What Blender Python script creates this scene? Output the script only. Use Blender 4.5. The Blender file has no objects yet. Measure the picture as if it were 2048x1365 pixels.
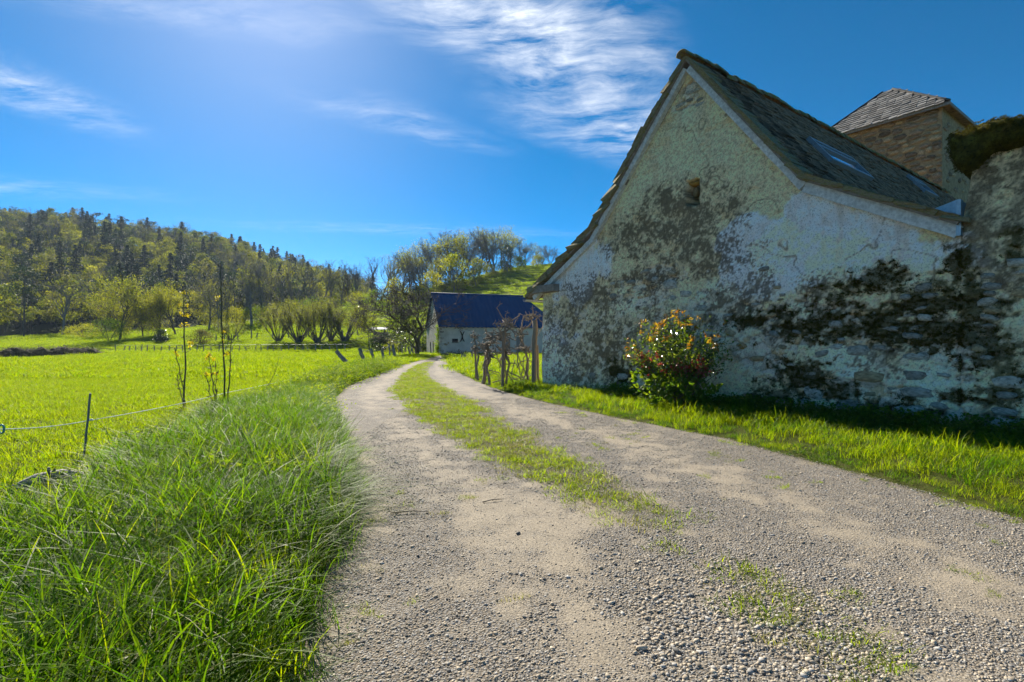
import bpy, math, random
import numpy as np
from mathutils import Vector, Matrix
random.seed(7)
RNG = np.random.default_rng(7)
SC = bpy.context.scene
COL = SC.collection
R = math.radians
# ------------------------------------------------------------------ camera, sky, sun, exposure
EYE = 1.6            # camera height above the track
F = 1024.0           # focal length in pixels of the 2048 px wide photograph (18 mm lens)
cam = bpy.data.cameras.new('camera'); cam.lens = 18.0; cam.sensor_width = 36.0
cam.clip_start = 0.05; cam.clip_end = 9000
camo = bpy.data.objects.new('camera', cam); COL.objects.link(camo)
camo.location = (0, 0, EYE); camo.rotation_euler = (R(90), 0, 0)
SC.camera = camo
SUN_AZ, SUN_EL = -26.5, 36.0      # degrees, azimuth from +Y towards +X
SKY_STRENGTH, SUN_STRENGTH, EXPOSURE = 0.068, 4.4, 1.32
SC.view_settings.view_transform = 'Standard'; SC.view_settings.look = 'None'
SC.view_settings.gamma = 1.0; SC.view_settings.use_curve_mapping = False
SC.view_settings.exposure = EXPOSURE
SC.render.engine = 'CYCLES'
cy = SC.cycles
cy.use_denoising = True; cy.use_adaptive_sampling = True; cy.adaptive_threshold = 0.025; cy.max_bounces = 5; cy.diffuse_bounces = 3; cy.glossy_bounces = 2
cy.transmission_bounces = 4; cy.transparent_max_bounces = 8; cy.volume_bounces = 0
cy.sample_clamp_indirect = 6.0; cy.caustics_reflective = False; cy.caustics_refractive = False

sun_dir = Vector((math.sin(R(SUN_AZ)) * math.cos(R(SUN_EL)), math.cos(R(SUN_AZ)) * math.cos(R(SUN_EL)), math.sin(R(SUN_EL))))
sl = bpy.data.lights.new('sun', 'SUN'); sl.energy = SUN_STRENGTH; sl.angle = R(0.5); sl.color = (1.0, 0.93, 0.80)
slo = bpy.data.objects.new('sun', sl); COL.objects.link(slo)
slo.rotation_euler = (-sun_dir).to_track_quat('-Z', 'Y').to_euler(); slo.location = (-20, 40, 60)

def build_world():
    w = bpy.data.worlds.new('World'); SC.world = w; w.use_nodes = True
    nt = w.node_tree; nt.nodes.clear(); L = nt.links
    def nd(t, **k):
        n = nt.nodes.new(t)
        for a, b in k.items(): setattr(n, a, b)
        return n
    out = nd('ShaderNodeOutputWorld'); bg = nd('ShaderNodeBackground')
    sky = nd('ShaderNodeTexSky', sky_type='NISHITA'); sky.sun_disc = False
    sky.sun_elevation = R(SUN_EL); sky.sun_rotation = R(SUN_AZ)
    sky.altitude = 300; sky.air_density = 0.46; sky.dust_density = 0.2; sky.ozone_density = 4.5
    hs = nd('ShaderNodeHueSaturation'); hs.inputs['Saturation'].default_value = 1.40; hs.inputs['Hue'].default_value = 0.486; hs.inputs['Value'].default_value = 1.0
    L.new(sky.outputs[0], hs.inputs['Color'])
    tc = nd('ShaderNodeTexCoord'); sp = nd('ShaderNodeSeparateXYZ'); L.new(tc.outputs['Generated'], sp.inputs[0])
    mx = nd('ShaderNodeMath', operation='MAXIMUM'); mx.inputs[1].default_value = 0.03; L.new(sp.outputs[2], mx.inputs[0])
    dx = nd('ShaderNodeMath', operation='DIVIDE'); dy = nd('ShaderNodeMath', operation='DIVIDE')
    L.new(sp.outputs[0], dx.inputs[0]); L.new(mx.outputs[0], dx.inputs[1]); L.new(sp.outputs[1], dy.inputs[0]); L.new(mx.outputs[0], dy.inputs[1])
    cb = nd('ShaderNodeCombineXYZ'); L.new(dx.outputs[0], cb.inputs[0]); L.new(dy.outputs[0], cb.inputs[1])   # a point of the cirrus layer
    warp = nd('ShaderNodeTexNoise'); warp.inputs['Scale'].default_value = 1.6; warp.inputs['Detail'].default_value = 3
    L.new(cb.outputs[0], warp.inputs['Vector'])
    wv = nd('ShaderNodeVectorMath', operation='MULTIPLY_ADD'); wv.inputs[1].default_value = (0.40, 0.40, 0); L.new(warp.outputs['Color'], wv.inputs[0]); L.new(cb.outputs[0], wv.inputs[2])
    sub = nd('ShaderNodeVectorMath', operation='SUBTRACT'); sub.inputs[1].default_value = (0.20, 0.20, 0); L.new(wv.outputs[0], sub.inputs[0])
    # fibres: noise drawn out along the wind
    mp = nd('ShaderNodeMapping'); mp.inputs['Rotation'].default_value = (0, 0, R(28)); mp.inputs['Scale'].default_value = (3.0, 7.5, 1)
    L.new(sub.outputs[0], mp.inputs['Vector'])
    fib = nd('ShaderNodeTexNoise'); fib.inputs['Scale'].default_value = 1.0; fib.inputs['Detail'].default_value = 6; fib.inputs['Roughness'].default_value = 0.66
    L.new(mp.outputs[0], fib.inputs['Vector'])
    fine = nd('ShaderNodeTexNoise'); fine.inputs['Scale'].default_value = 7.0; fine.inputs['Detail'].default_value = 5; fine.inputs['Roughness'].default_value = 0.6
    L.new(sub.outputs[0], fine.inputs['Vector'])
    acc = None
    #      centre in the layer,  direction,  half length, half width, strength
    blobs = [((0.06, 1.66), 52, 0.85, 0.36, 1.1), ((0.48, 2.35), 50, 0.95, 0.40, 0.72), ((-2.0, 1.85), 80, 0.75, 0.30, 0.6), ((-0.47, 2.36), 35, 0.55, 0.20, 0.33),
             ((-0.95, 1.55), 10, 0.9, 0.16, 0.30), ((-3.6, 3.2), 15, 1.4, 0.35, 0.25), ((-0.8, 4.6), 8, 2.0, 0.35, 0.2), ((2.9, -1.0), 40, 1.6, 0.5, 0.7), ((-2.5, -2.0), 60, 1.8, 0.5, 0.7), ((1.0, -3.0), 20, 2.0, 0.6, 0.6), ((-0.1, 0.7), 52, 0.9, 0.3, 0.8)]
    for (c, rot, sx, sy, k) in blobs:
        m = nd('ShaderNodeMapping'); m.vector_type = 'TEXTURE'
        m.inputs['Location'].default_value = (c[0], c[1], 0); m.inputs['Rotation'].default_value = (0, 0, R(rot)); m.inputs['Scale'].default_value = (sx, sy, 1)
        L.new(sub.outputs[0], m.inputs['Vector'])
        ln = nd('ShaderNodeVectorMath', operation='LENGTH'); L.new(m.outputs[0], ln.inputs[0])
        mr = nd('ShaderNodeMapRange', interpolation_type='SMOOTHSTEP'); mr.inputs[1].default_value = 1.25; mr.inputs[2].default_value = 0.0; mr.inputs[3].default_value = 0; mr.inputs[4].default_value = k
        L.new(ln.outputs['Value'], mr.inputs[0])
        if acc is None: acc = mr.outputs[0]
        else:
            a = nd('ShaderNodeMath', operation='MAXIMUM'); L.new(acc, a.inputs[0]); L.new(mr.outputs[0], a.inputs[1]); acc = a.outputs[0]
    fr = nd('ShaderNodeMapRange'); fr.inputs[1].default_value = 0.36; fr.inputs[2].default_value = 0.68; L.new(fib.outputs[0], fr.inputs[0])
    fr2 = nd('ShaderNodeMapRange'); fr2.inputs[1].default_value = 0.3; fr2.inputs[2].default_value = 0.7; fr2.inputs[3].default_value = 0.35; L.new(fine.outputs[0], fr2.inputs[0])
    m1 = nd('ShaderNodeMath', operation='MULTIPLY'); L.new(fr.outputs[0], m1.inputs[0]); L.new(fr2.outputs[0], m1.inputs[1])
    m2 = nd('ShaderNodeMath', operation='MULTIPLY'); L.new(m1.outputs[0], m2.inputs[0]); L.new(acc, m2.inputs[1])
    pw = nd('ShaderNodeMath', operation='MULTIPLY'); pw.use_clamp = True; pw.inputs[1].default_value = 1.25; L.new(m2.outputs[0], pw.inputs[0])
    mix = nd('ShaderNodeMixRGB'); mix.inputs[2].default_value = (6.6, 7.0, 7.6, 1)
    L.new(pw.outputs[0], mix.inputs[0]); L.new(hs.outputs[0], mix.inputs[1])
    L.new(mix.outputs[0], bg.inputs[0]); bg.inputs[1].default_value = SKY_STRENGTH
    L.new(bg.outputs[0], out.inputs[0])
    w.cycles.sampling_method = 'MANUAL'; w.cycles.sample_map_resolution = 512
build_world()

# ------------------------------------------------------------------ helpers
def sstep(a, b, x):
    t = np.clip((np.asarray(x, float) - a) / (b - a), 0, 1); return t * t * (3 - 2 * t)
def _hash(ix, iy, iz):
    h = (ix.astype(np.int64) * 374761393 + iy.astype(np.int64) * 668265263 + iz.astype(np.int64) * 2147483647) & 0xFFFFFFFF
    h = ((h ^ (h >> 13)) * 1274126177) & 0xFFFFFFFF
    h = ((h ^ (h >> 16)) * 2246822519) & 0xFFFFFFFF
    return ((h ^ (h >> 15)) & 0xFFFFFF) / float(0xFFFFFF)
def vnoise(x, y, z=0.0):
    x, y, z = np.broadcast_arrays(np.asarray(x, float), np.asarray(y, float), np.asarray(z, float))
    fx, fy, fz = np.floor(x), np.floor(y), np.floor(z)
    tx, ty, tz = x - fx, y - fy, z - fz
    tx, ty, tz = (t * t * (3 - 2 * t) for t in (tx, ty, tz))
    ix, iy, iz = fx.astype(int), fy.astype(int), fz.astype(int)
    c = lambda a, b, d: _hash(ix + a, iy + b, iz + d)
    x00 = c(0,0,0) * (1-tx) + c(1,0,0) * tx; x10 = c(0,1,0) * (1-tx) + c(1,1,0) * tx
    x01 = c(0,0,1) * (1-tx) + c(1,0,1) * tx; x11 = c(0,1,1) * (1-tx) + c(1,1,1) * tx
    return (x00 * (1-ty) + x10 * ty) * (1-tz) + (x01 * (1-ty) + x11 * ty) * tz
def fbm(x, y, z=0.0, o=5, g=0.5):
    a, s, t = 1.0, 0.0, 0.0; k = 1.0
    for i in range(o):
        s = s + a * vnoise(np.asarray(x) * k + 17.3 * i, np.asarray(y) * k + 9.1 * i, np.asarray(z) * k); t += a; a *= g; k *= 2.03
    return s / t           # 0..1, mean 0.5
def P(px, py, Y):                       # world point seen at that pixel at depth Y
    return Vector(((px - 1024) / F * Y, Y, EYE - (py - 682) / F * Y))
def gpt(px, py, g=0.0):                 # world x,y of a pixel on level ground of height g
    Y = (EYE - g) * F / (py - 682.0); return ((px - 1024) / F * Y, Y)

def new_mesh(name, V, faces, mats=(), smooth=True, mi=None, attrs=None):
    """V (n,3); faces: list of int arrays (m,k); attrs: {name: (kind, per-vertex array)}"""
    V = np.asarray(V, np.float32); me = bpy.data.meshes.new(name)
    me.vertices.add(len(V)); me.vertices.foreach_set('co', V.ravel())
    faces = [np.asarray(f, np.int32) for f in faces if len(f)]
    nl = sum(f.size for f in faces); nf = sum(len(f) for f in faces)
    if nf:
        me.loops.add(nl); me.polygons.add(nf)
        me.loops.foreach_set('vertex_index', np.concatenate([f.ravel() for f in faces]))
        tot = np.concatenate([np.full(len(f), f.shape[1], np.int32) for f in faces])
        st = np.concatenate([[0], np.cumsum(tot)[:-1]]).astype(np.int32)
        me.polygons.foreach_set('loop_start', st); me.polygons.foreach_set('loop_total', tot)
        me.polygons.foreach_set('use_smooth', np.full(nf, bool(smooth)))
        if mi is not None: me.polygons.foreach_set('material_index', np.asarray(mi, np.int32))
    for m in mats: me.materials.append(m)
    for k, (kind, arr) in (attrs or {}).items():
        a = me.attributes.new(k, kind, 'POINT')
        arr = np.asarray(arr, np.float32)
        if kind == 'FLOAT': a.data.foreach_set('value', arr.ravel())
        elif kind == 'FLOAT_COLOR': a.data.foreach_set('color', np.concatenate([arr, np.ones((len(arr), 1), np.float32)], 1).ravel() if arr.shape[1] == 3 else arr.ravel())
        elif kind == 'FLOAT_VECTOR': a.data.foreach_set('vector', arr.ravel())
    me.update(calc_edges=True); me.validate()
    return me
def obj(name, me, parent=None, loc=None, rot=None, scale=None):
    o = bpy.data.objects.new(name, me); COL.objects.link(o)
    if parent is not None: o.parent = parent
    if loc is not None: o.location = loc
    if rot is not None: o.rotation_euler = rot
    if scale is not None: o.scale = scale
    return o
def tag(o, label=None, cat=None, group=None, kind=None):
    for k, v in (('label', label), ('category', cat), ('group', group), ('kind', kind)):
        if v: o[k] = v
    return o
def thing(name, label, cat, loc=(0, 0, 0), rz=0.0, group=None):
    o = bpy.data.objects.new(name, None); o.empty_display_size = 0.2; COL.objects.link(o)
    o.location = loc; o.rotation_euler = (0, 0, rz)
    return tag(o, label, cat, group)
def copy_tree(o, parent=None):
    c = o.copy(); COL.objects.link(c); c.parent = parent
    for ch in o.children: copy_tree(ch, c)
    return c
ORD = ['first','second','third','fourth','fifth','sixth','seventh','eighth','ninth','tenth','eleventh','twelfth','thirteenth','fourteenth','fifteenth','sixteenth','seventeenth','eighteenth','nineteenth','twentieth',
       'twenty-first','twenty-second','twenty-third','twenty-fourth','twenty-fifth','twenty-sixth','twenty-seventh','twenty-eighth','twenty-ninth','thirtieth']

class MB:
    """collects vertices and faces of one mesh"""
    def __init__(s): s.V = []; s.F = {3: [], 4: []}; s.n = 0; s.T = []
    def add(s, V, faces, tint=0.5):
        V = np.asarray(V, float).reshape(-1, 3)
        for f in faces:
            f = np.asarray(f, int)
            if f.size: s.F.setdefault(f.shape[1], []).append(f + s.n)
        s.V.append(V); s.n += len(V)
        s.T.append(np.broadcast_to(np.asarray(tint, float), (len(V),)))
        return s
    def box(s, c, ax, ay, az, tint=0.5, jit=0.0, bev=0.0):
        """centre and three half-axis vectors"""
        c, ax, ay, az = (np.asarray(v, float) for v in (c, ax, ay, az))
        V = np.array([c + i * ax + j * ay + k * az for i in (-1, 1) for j in (-1, 1) for k in (-1, 1)])
        if jit: V = V + RNG.normal(0, jit, V.shape)
        return s.add(V, [[[0,1,3,2],[4,6,7,5],[0,4,5,1],[2,3,7,6],[0,2,6,4],[1,5,7,3]]], tint)
    def tube(s, pts, rad, n=8, tint=0.5, cap=True):
        pts = np.asarray(pts, float); m = len(pts); rad = np.broadcast_to(np.asarray(rad, float), (m,))
        d = np.gradient(pts, axis=0); d /= np.linalg.norm(d, axis=1)[:, None] + 1e-12
        a = np.array([1.0, 0, 0]) if abs(d[0][0]) < 0.8 else np.array([0, 1.0, 0])
        V = []
        for i in range(m):
            a = a - d[i] * np.dot(a, d[i]); a = a / (np.linalg.norm(a) + 1e-12); b = np.cross(d[i], a)
            th = np.arange(n) * 2 * math.pi / n
            V.append(pts[i] + rad[i] * (np.cos(th)[:, None] * a + np.sin(th)[:, None] * b))
        V = np.concatenate(V)
        i = np.arange(m - 1)[:, None] * n; j = np.arange(n)[None, :]; k = (j + 1) % n
        q = np.stack([i + j, i + k, i + n + k, i + n + j], -1).reshape(-1, 4)
        V = np.concatenate([V, pts[:1], pts[-1:]]); c0, c1 = m * n, m * n + 1
        jj = np.arange(n); kk = (jj + 1) % n
        t = np.concatenate([np.stack([np.full(n, c0), kk, jj], 1), np.stack([np.full(n, c1), (m-1)*n + jj, (m-1)*n + kk], 1)])
        return s.add(V, [q, t] if cap else [q], tint)
    def mesh(s, name, mats, smooth=True):
        V = np.concatenate(s.V) if s.V else np.zeros((0, 3))
        return new_mesh(name, V, [np.concatenate(f) for k, f in sorted(s.F.items()) if f], mats, smooth, attrs={'tint': ('FLOAT', np.concatenate(s.T))})
    def build(s, name, mat, parent=None, smooth=True, **k):
        return obj(name, s.mesh(name, [mat], smooth), parent, **k)

# ------------------------------------------------------------------ materials
class NT:
    def __init__(s, name):
        s.m = bpy.data.materials.new(name); s.m.use_nodes = True; s.t = s.m.node_tree; s.t.nodes.clear()
        s.out = s.n('ShaderNodeOutputMaterial')
    def n(s, t, **k):
        nd = s.t.nodes.new(t)
        for a, b in k.items():
            if a.startswith('i_'): nd.inputs[int(a[2:]) if a[2:].isdigit() else a[2:].replace('_', ' ')].default_value = b
            else: setattr(nd, a, b)
        return nd
    def l(s, a, b): s.t.links.new(a, b)
    def noise(s, scale, detail=6, rough=0.6, vec=None, dim='3D'):
        n = s.n('ShaderNodeTexNoise', i_Scale=scale, i_Detail=detail, i_Roughness=rough)
        if vec is None:
            if not hasattr(s, 'geo'): s.geo = s.n('ShaderNodeTexCoord').outputs['Object']
            vec = s.geo
        s.l(vec, n.inputs['Vector']); return n.outputs[0]
    def rng(s, v, a, b, c=0.0, d=1.0):
        n = s.n('ShaderNodeMapRange', i_1=a, i_2=b, i_3=c, i_4=d); s.l(v, n.inputs[0]); return n.outputs[0]
    def math(s, op, a, b=None, clamp=False):
        n = s.n('ShaderNodeMath', operation=op); n.use_clamp = clamp
        for i, v in enumerate((a, b)):
            if v is None: continue
            if isinstance(v, (int, float)): n.inputs[i].default_value = v
            else: s.l(v, n.inputs[i])
        return n.outputs[0]
    def mix(s, f, a, b, mode='MIX'):
        n = s.n('ShaderNodeMixRGB', blend_type=mode)
        for i, v in enumerate((f, a, b)):
            if isinstance(v, (int, float)): n.inputs[i].default_value = v if i == 0 else (v, v, v, 1)
            elif isinstance(v, tuple): n.inputs[i].default_value = (*v[:3], 1)
            else: s.l(v, n.inputs[i])
        return n.outputs[0]
    def attr(s, name, out='Fac'): return s.n('ShaderNodeAttribute', attribute_name=name).outputs[out]
    def rnd(s): return s.n('ShaderNodeObjectInfo').outputs['Random']
    def bump(s, h, strength=0.5, dist=0.02):
        n = s.n('ShaderNodeBump', i_Strength=strength, i_Distance=dist); s.l(h, n.inputs['Height']); return n.outputs[0]
    def bsdf(s, col, rough=0.8, normal=None, metal=0.0, spec=0.5):
        b = s.n('ShaderNodeBsdfPrincipled'); b.inputs['Metallic'].default_value = metal; b.inputs['Specular IOR Level'].default_value = spec
        for k, v in (('Base Color', col), ('Roughness', rough)):
            if isinstance(v, tuple): b.inputs[k].default_value = (*v, 1)
            elif isinstance(v, (int, float)): b.inputs[k].default_value = v
            else: s.l(v, b.inputs[k])
        if normal is not None: s.l(normal, b.inputs['Normal'])
        s.l(b.outputs[0], s.out.inputs[0]); return b
M = {}
def leaf_mat(name, c0, c1, t0, t1, trans=0.5, rough=0.45, spec=0.4, rnd=0.5):
    """a leaf: reflected colour c0..c1, transmitted colour t0..t1, picked by leaf and by plant"""
    n = NT(name)
    f = n.attr('tint')
    if rnd: 
        f = n.math('ADD', f, n.math('MULTIPLY', n.math('SUBTRACT', n.rnd(), 0.5), rnd), clamp=True)
    b = n.bsdf(n.mix(f, c0, c1), rough, spec=spec)
    tr = n.n('ShaderNodeBsdfTranslucent'); n.l(n.mix(f, t0, t1), tr.inputs[0])
    ms = n.n('ShaderNodeMixShader', i_0=trans); n.l(b.outputs[0], ms.inputs[1]); n.l(tr.outputs[0], ms.inputs[2]); n.l(ms.outputs[0], n.out.inputs[0])
    M[name] = n.m; return n.m
def simple_mat(name, c0, c1, scale=8, rough=0.85, bump=0.4, dist=0.02, rnd=0.0, metal=0.0, spec=0.4, tint=False, detail=8):
    n = NT(name); f = n.rng(n.noise(scale, detail, 0.65), 0.32, 0.68)
    if tint: f = n.math('ADD', n.math('MULTIPLY', f, 0.5), n.math('MULTIPLY', n.attr('tint'), 0.6), clamp=True)
    c = n.mix(f, c0, c1)
    if rnd:
        hv = n.n('ShaderNodeHueSaturation'); n.l(c, hv.inputs['Color']); n.l(n.rng(n.rnd(), 0, 1, 1 - rnd, 1 + rnd), hv.inputs['Value']); c = hv.outputs[0]
    n.bsdf(c, rough, n.bump(n.noise(scale * 3, 8, 0.7), bump, dist) if bump else None, metal, spec)
    M[name] = n.m; return n.m
def wood_mat(name, c0, c1, axis=(1, 1, 0.06), scale=30, rough=0.8):
    n = NT(name); tc = n.n('ShaderNodeTexCoord'); mp = n.n('ShaderNodeMapping'); mp.inputs['Scale'].default_value = axis
    n.l(tc.outputs['Object'], mp.inputs[0]); g = n.noise(scale, 8, 0.7, mp.outputs[0]); f = n.rng(g, 0.35, 0.65)
    big = n.rng(n.noise(2.5, 4), 0.3, 0.7)
    c = n.mix(f, c0, c1); c = n.mix(n.math('MULTIPLY', big, 0.45), c, tuple(0.5 * (a + b) * 0.75 for a, b in zip(c0, c1)))
    n.bsdf(c, rough, n.bump(g, 0.5, 0.008)); M[name] = n.m; return n.m

leaf_mat('grass', (0.070, 0.120, 0.004), (0.160, 0.195, 0.006), (0.23, 0.40, 0.002), (0.52, 0.60, 0.004), 0.55, 0.5, 0.12, 0.25)
leaf_mat('grass_dark', (0.045, 0.095, 0.008), (0.110, 0.170, 0.012), (0.09, 0.25, 0.003), (0.26, 0.42, 0.004), 0.48, 0.5, 0.12, 0.3)
leaf_mat('grass_long', (0.060, 0.110, 0.016), (0.130, 0.180, 0.030), (0.18, 0.38, 0.010), (0.42, 0.56, 0.030), 0.6, 0.5, 0.16, 0.25)
leaf_mat('grass_dry', (0.16, 0.17, 0.03), (0.30, 0.26, 0.08), (0.24, 0.28, 0.02), (0.42, 0.38, 0.06), 0.45, 0.5, 0.4, 0.25)
leaf_mat('weed_leaf', (0.030, 0.075, 0.010), (0.085, 0.140, 0.018), (0.12, 0.26, 0.006), (0.36, 0.46, 0.012), 0.5, 0.6, 0.2, 0.3)
leaf_mat('spring_leaf', (0.095, 0.115, 0.014), (0.180, 0.175, 0.018), (0.28, 0.34, 0.010), (0.58, 0.55, 0.018), 0.5, 0.6, 0.2, 0.55)
leaf_mat('forest_leaf', (0.045, 0.075, 0.018), (0.145, 0.150, 0.024), (0.12, 0.18, 0.014), (0.40, 0.38, 0.022), 0.42, 0.7, 0.15, 0.8)
leaf_mat('brown_leaf', (0.070, 0.066, 0.035), (0.125, 0.115, 0.045), (0.14, 0.14, 0.03), (0.26, 0.25, 0.04), 0.4, 0.7, 0.15, 0.6)
leaf_mat('needle', (0.014, 0.030, 0.020), (0.040, 0.062, 0.032), (0.02, 0.045, 0.018), (0.05, 0.08, 0.02), 0.25, 0.6, 0.25, 0.5)
leaf_mat('willow_leaf', (0.090, 0.110, 0.020), (0.160, 0.155, 0.030), (0.24, 0.29, 0.020), (0.42, 0.42, 0.035), 0.5, 0.6, 0.2, 0.3)
leaf_mat('blossom', (0.55, 0.48, 0.50), (0.75, 0.70, 0.70), (0.5, 0.45, 0.45), (0.6, 0.55, 0.55), 0.4, 0.7, 0.2, 0.0)
leaf_mat('evergreen_leaf', (0.012, 0.030, 0.010), (0.045, 0.075, 0.020), (0.02, 0.05, 0.008), (0.07, 0.12, 0.015), 0.25, 0.35, 0.5, 0.3)
leaf_mat('shrub_leaf', (0.040, 0.085, 0.014), (0.120, 0.165, 0.024), (0.10, 0.20, 0.010), (0.34, 0.40, 0.020), 0.4, 0.2, 0.7, 0.0)
leaf_mat('shrub_young', (0.22, 0.10, 0.015), (0.36, 0.24, 0.020), (0.45, 0.16, 0.012), (0.62, 0.42, 0.020), 0.45, 0.3, 0.5, 0.0)
leaf_mat('shrub_red', (0.17, 0.022, 0.018), (0.30, 0.075, 0.045), (0.34, 0.03, 0.02), (0.48, 0.13, 0.07), 0.4, 0.3, 0.5, 0.0)
leaf_mat('bud_leaf', (0.28, 0.20, 0.012), (0.38, 0.33, 0.020), (0.55, 0.42, 0.010), (0.70, 0.62, 0.020), 0.5, 0.4, 0.4, 0.0)
leaf_mat('moss', (0.035, 0.032, 0.007), (0.120, 0.100, 0.016), (0.05, 0.05, 0.006), (0.16, 0.14, 0.014), 0.25, 0.95, 0.1, 0.3)
simple_mat('bark', (0.045, 0.036, 0.028), (0.110, 0.092, 0.072), 6, 0.9, 0.8, 0.03)
simple_mat('bark_grey', (0.110, 0.100, 0.090), (0.210, 0.195, 0.175), 6, 0.9, 0.8, 0.03)
simple_mat('twig', (0.085, 0.070, 0.050), (0.150, 0.125, 0.085), 10, 0.8, 0.3, 0.01)
simple_mat('vine_bark', (0.130, 0.098, 0.066), (0.400, 0.335, 0.250), 22, 0.85, 1.0, 0.02)
wood_mat('post_wood', (0.150, 0.138, 0.125), (0.340, 0.315, 0.285))
wood_mat('board_wood', (0.42, 0.40, 0.38), (0.84, 0.82, 0.79), (1, 1, 1), 14)
wood_mat('beam_wood', (0.17, 0.13, 0.10), (0.36, 0.31, 0.27), (1, 1, 1), 9)
# ------------------------------------------------------------------ lie of the land
def world_line(pts):
    a = np.array([gpt(*p) for p in pts]); a = a[np.argsort(a[:, 1])]; return a
TL = world_line([(585,1365),(640,1200),(692,1060),(712,980),(700,900),(682,850),(670,815),(674,795),(692,778),(722,762),(765,745),(805,731),(845,720),(883,711.5)])
TR = world_line([(2048,1045),(1840,985),(1640,930),(1450,880),(1300,850),(1180,826),(1090,806),(1020,788),(972,772),(927,752),(906,738),(893,725),(889,716),(893,711.5)])
ML = world_line([(1640,1365),(1470,1200),(1290,1080),(1130,1000),(1000,940),(905,880),(835,835),(797,800),(787,785),(794,768),(814,745),(838,727),(864,715)])
MR = world_line([(1860,1365),(1720,1230),(1440,1090),(1345,1040),(1255,980),(1125,915),(1015,855),(940,805),(880,775),(853,757),(851,742),(862,727),(876,715)])
def curve(A, y, near=None):
    y = np.asarray(y, float)
    r = np.interp(y, A[:, 1], A[:, 0])
    s0 = (A[1, 0] - A[0, 0]) / (A[1, 1] - A[0, 1])
    return np.where(y < A[0, 1], A[0, 0] + np.clip(s0, -0.6, 0.6) * (y - A[0, 1]), r)
xl = lambda y: curve(TL, y); xr = lambda y: curve(TR, y); ml = lambda y: curve(ML, y); mr_ = lambda y: curve(MR, y)
RIDGE_X = [-900, -420, -300, -212, -168, -124, -90, -55, -20, 60]
RIDGE_H = [52, 66, 63, 56, 47, 35, 25, 17, 10, 8]
def hill_wood(x, y): return np.interp(x, RIDGE_X, RIDGE_H) * (sstep(100, 300, y) ** 0.85) * (1 - 0.45 * sstep(330, 900, y))
def hill_meadow(x, y):
    g = np.interp(x, [-140, -80, -50, -25, 0, 15, 70, 300, 900], [0.12, 0.30, 0.48, 0.72, 0.95, 1.0, 1.0, 0.8, 0.7])
    t = np.clip((y - 66) / 105.0, 0, 1); s = t * t * (3 - 2 * t) * 0.55 + t * 0.45
    return 26.5 * s * g * (1 - 0.5 * sstep(200, 900, y))
def G(x, y):
    x = np.asarray(x, float); y = np.asarray(y, float)
    h = np.maximum(hill_wood(x, y), hill_meadow(x, y))
    dR = x - xr(np.clip(y, -5, 55)); dL = xl(np.clip(y, -5, 55)) - x
    near = 1 - sstep(22, 45, y)
    h = h + near * 0.17 * sstep(0.05, 1.3, dR) + near * 0.16 * sstep(0.0, 0.8, dL) * (1 - sstep(1.2, 4.5, dL))
    far = sstep(20, 45, y) * (1 - sstep(60, 75, y))
    h = h + far * 0.12 * (sstep(0, 1.5, dR) + sstep(0, 1.0, dL) * (1 - sstep(2, 6, dL)))
    # a shallow ditch in front of the far meadow, lumps in the pasture
    h = h - 0.55 * np.exp(-((y - 74) / 2.6) ** 2) * sstep(-2, -14, x)
    h = h + 0.05 * (fbm(x * 0.35, y * 0.35, 0, 3) - 0.5) * (sstep(0.4, 2, dR) + sstep(0.4, 2, dL)) * (1 - sstep(60, 90, y))
    h = h + sstep(80, 140, y) * 3.0 * (fbm(x * 0.03, y * 0.03, 4.0, 4) - 0.5)
    inside = sstep(-0.25, 0.05, -dR) * sstep(-0.25, 0.05, -dL) * (y < 56)
    return h - 0.045 * inside
def track_z(x, y):
    u = (x - xl(y)) / np.maximum(xr(y) - xl(y), 0.1)
    a, b = (ml(y) - xl(y)) / np.maximum(xr(y) - xl(y), 0.1), (mr_(y) - xl(y)) / np.maximum(xr(y) - xl(y), 0.1)
    mid = sstep(a - 0.08, a + 0.08, u) * (1 - sstep(b - 0.08, b + 0.08, u))
    rut = 0.012 * (fbm(x * 1.3, y * 0.5, 2.0, 3) - 0.5) + 0.016 * (fbm(x * 7, y * 7, 1.0, 3) - 0.5)
    return 0.022 + 0.035 * mid * sstep(3, 7, y) + rut + 0.10 * sstep(20, 45, y) * 0

def land_mat():
    n = NT('land'); wd = n.attr('wood')
    big = n.rng(n.noise(0.12, 5), 0.35, 0.65); mid = n.rng(n.noise(1.3, 8, 0.7), 0.3, 0.7); fine = n.rng(n.noise(14, 6, 0.7), 0.3, 0.7)
    g = n.mix(big, (0.120, 0.175, 0.010), (0.190, 0.225, 0.014)); g = n.mix(n.math('MULTIPLY', mid, 0.6), g, (0.080, 0.120, 0.014))
    g = n.mix(n.math('MULTIPLY', fine, 0.45), g, (0.200, 0.230, 0.030))
    f = n.mix(mid, (0.045, 0.050, 0.022), (0.070, 0.095, 0.022))
    soil = n.mix(fine, (0.075, 0.065, 0.030), (0.060, 0.085, 0.015))
    c = n.mix(wd, g, f); c = n.mix(n.attr('bare'), c, soil)
    n.bsdf(c, 0.9, n.bump(n.noise(9, 8, 0.75), 0.9, 0.08), spec=0.03); M['land'] = n.m
land_mat()
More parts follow.
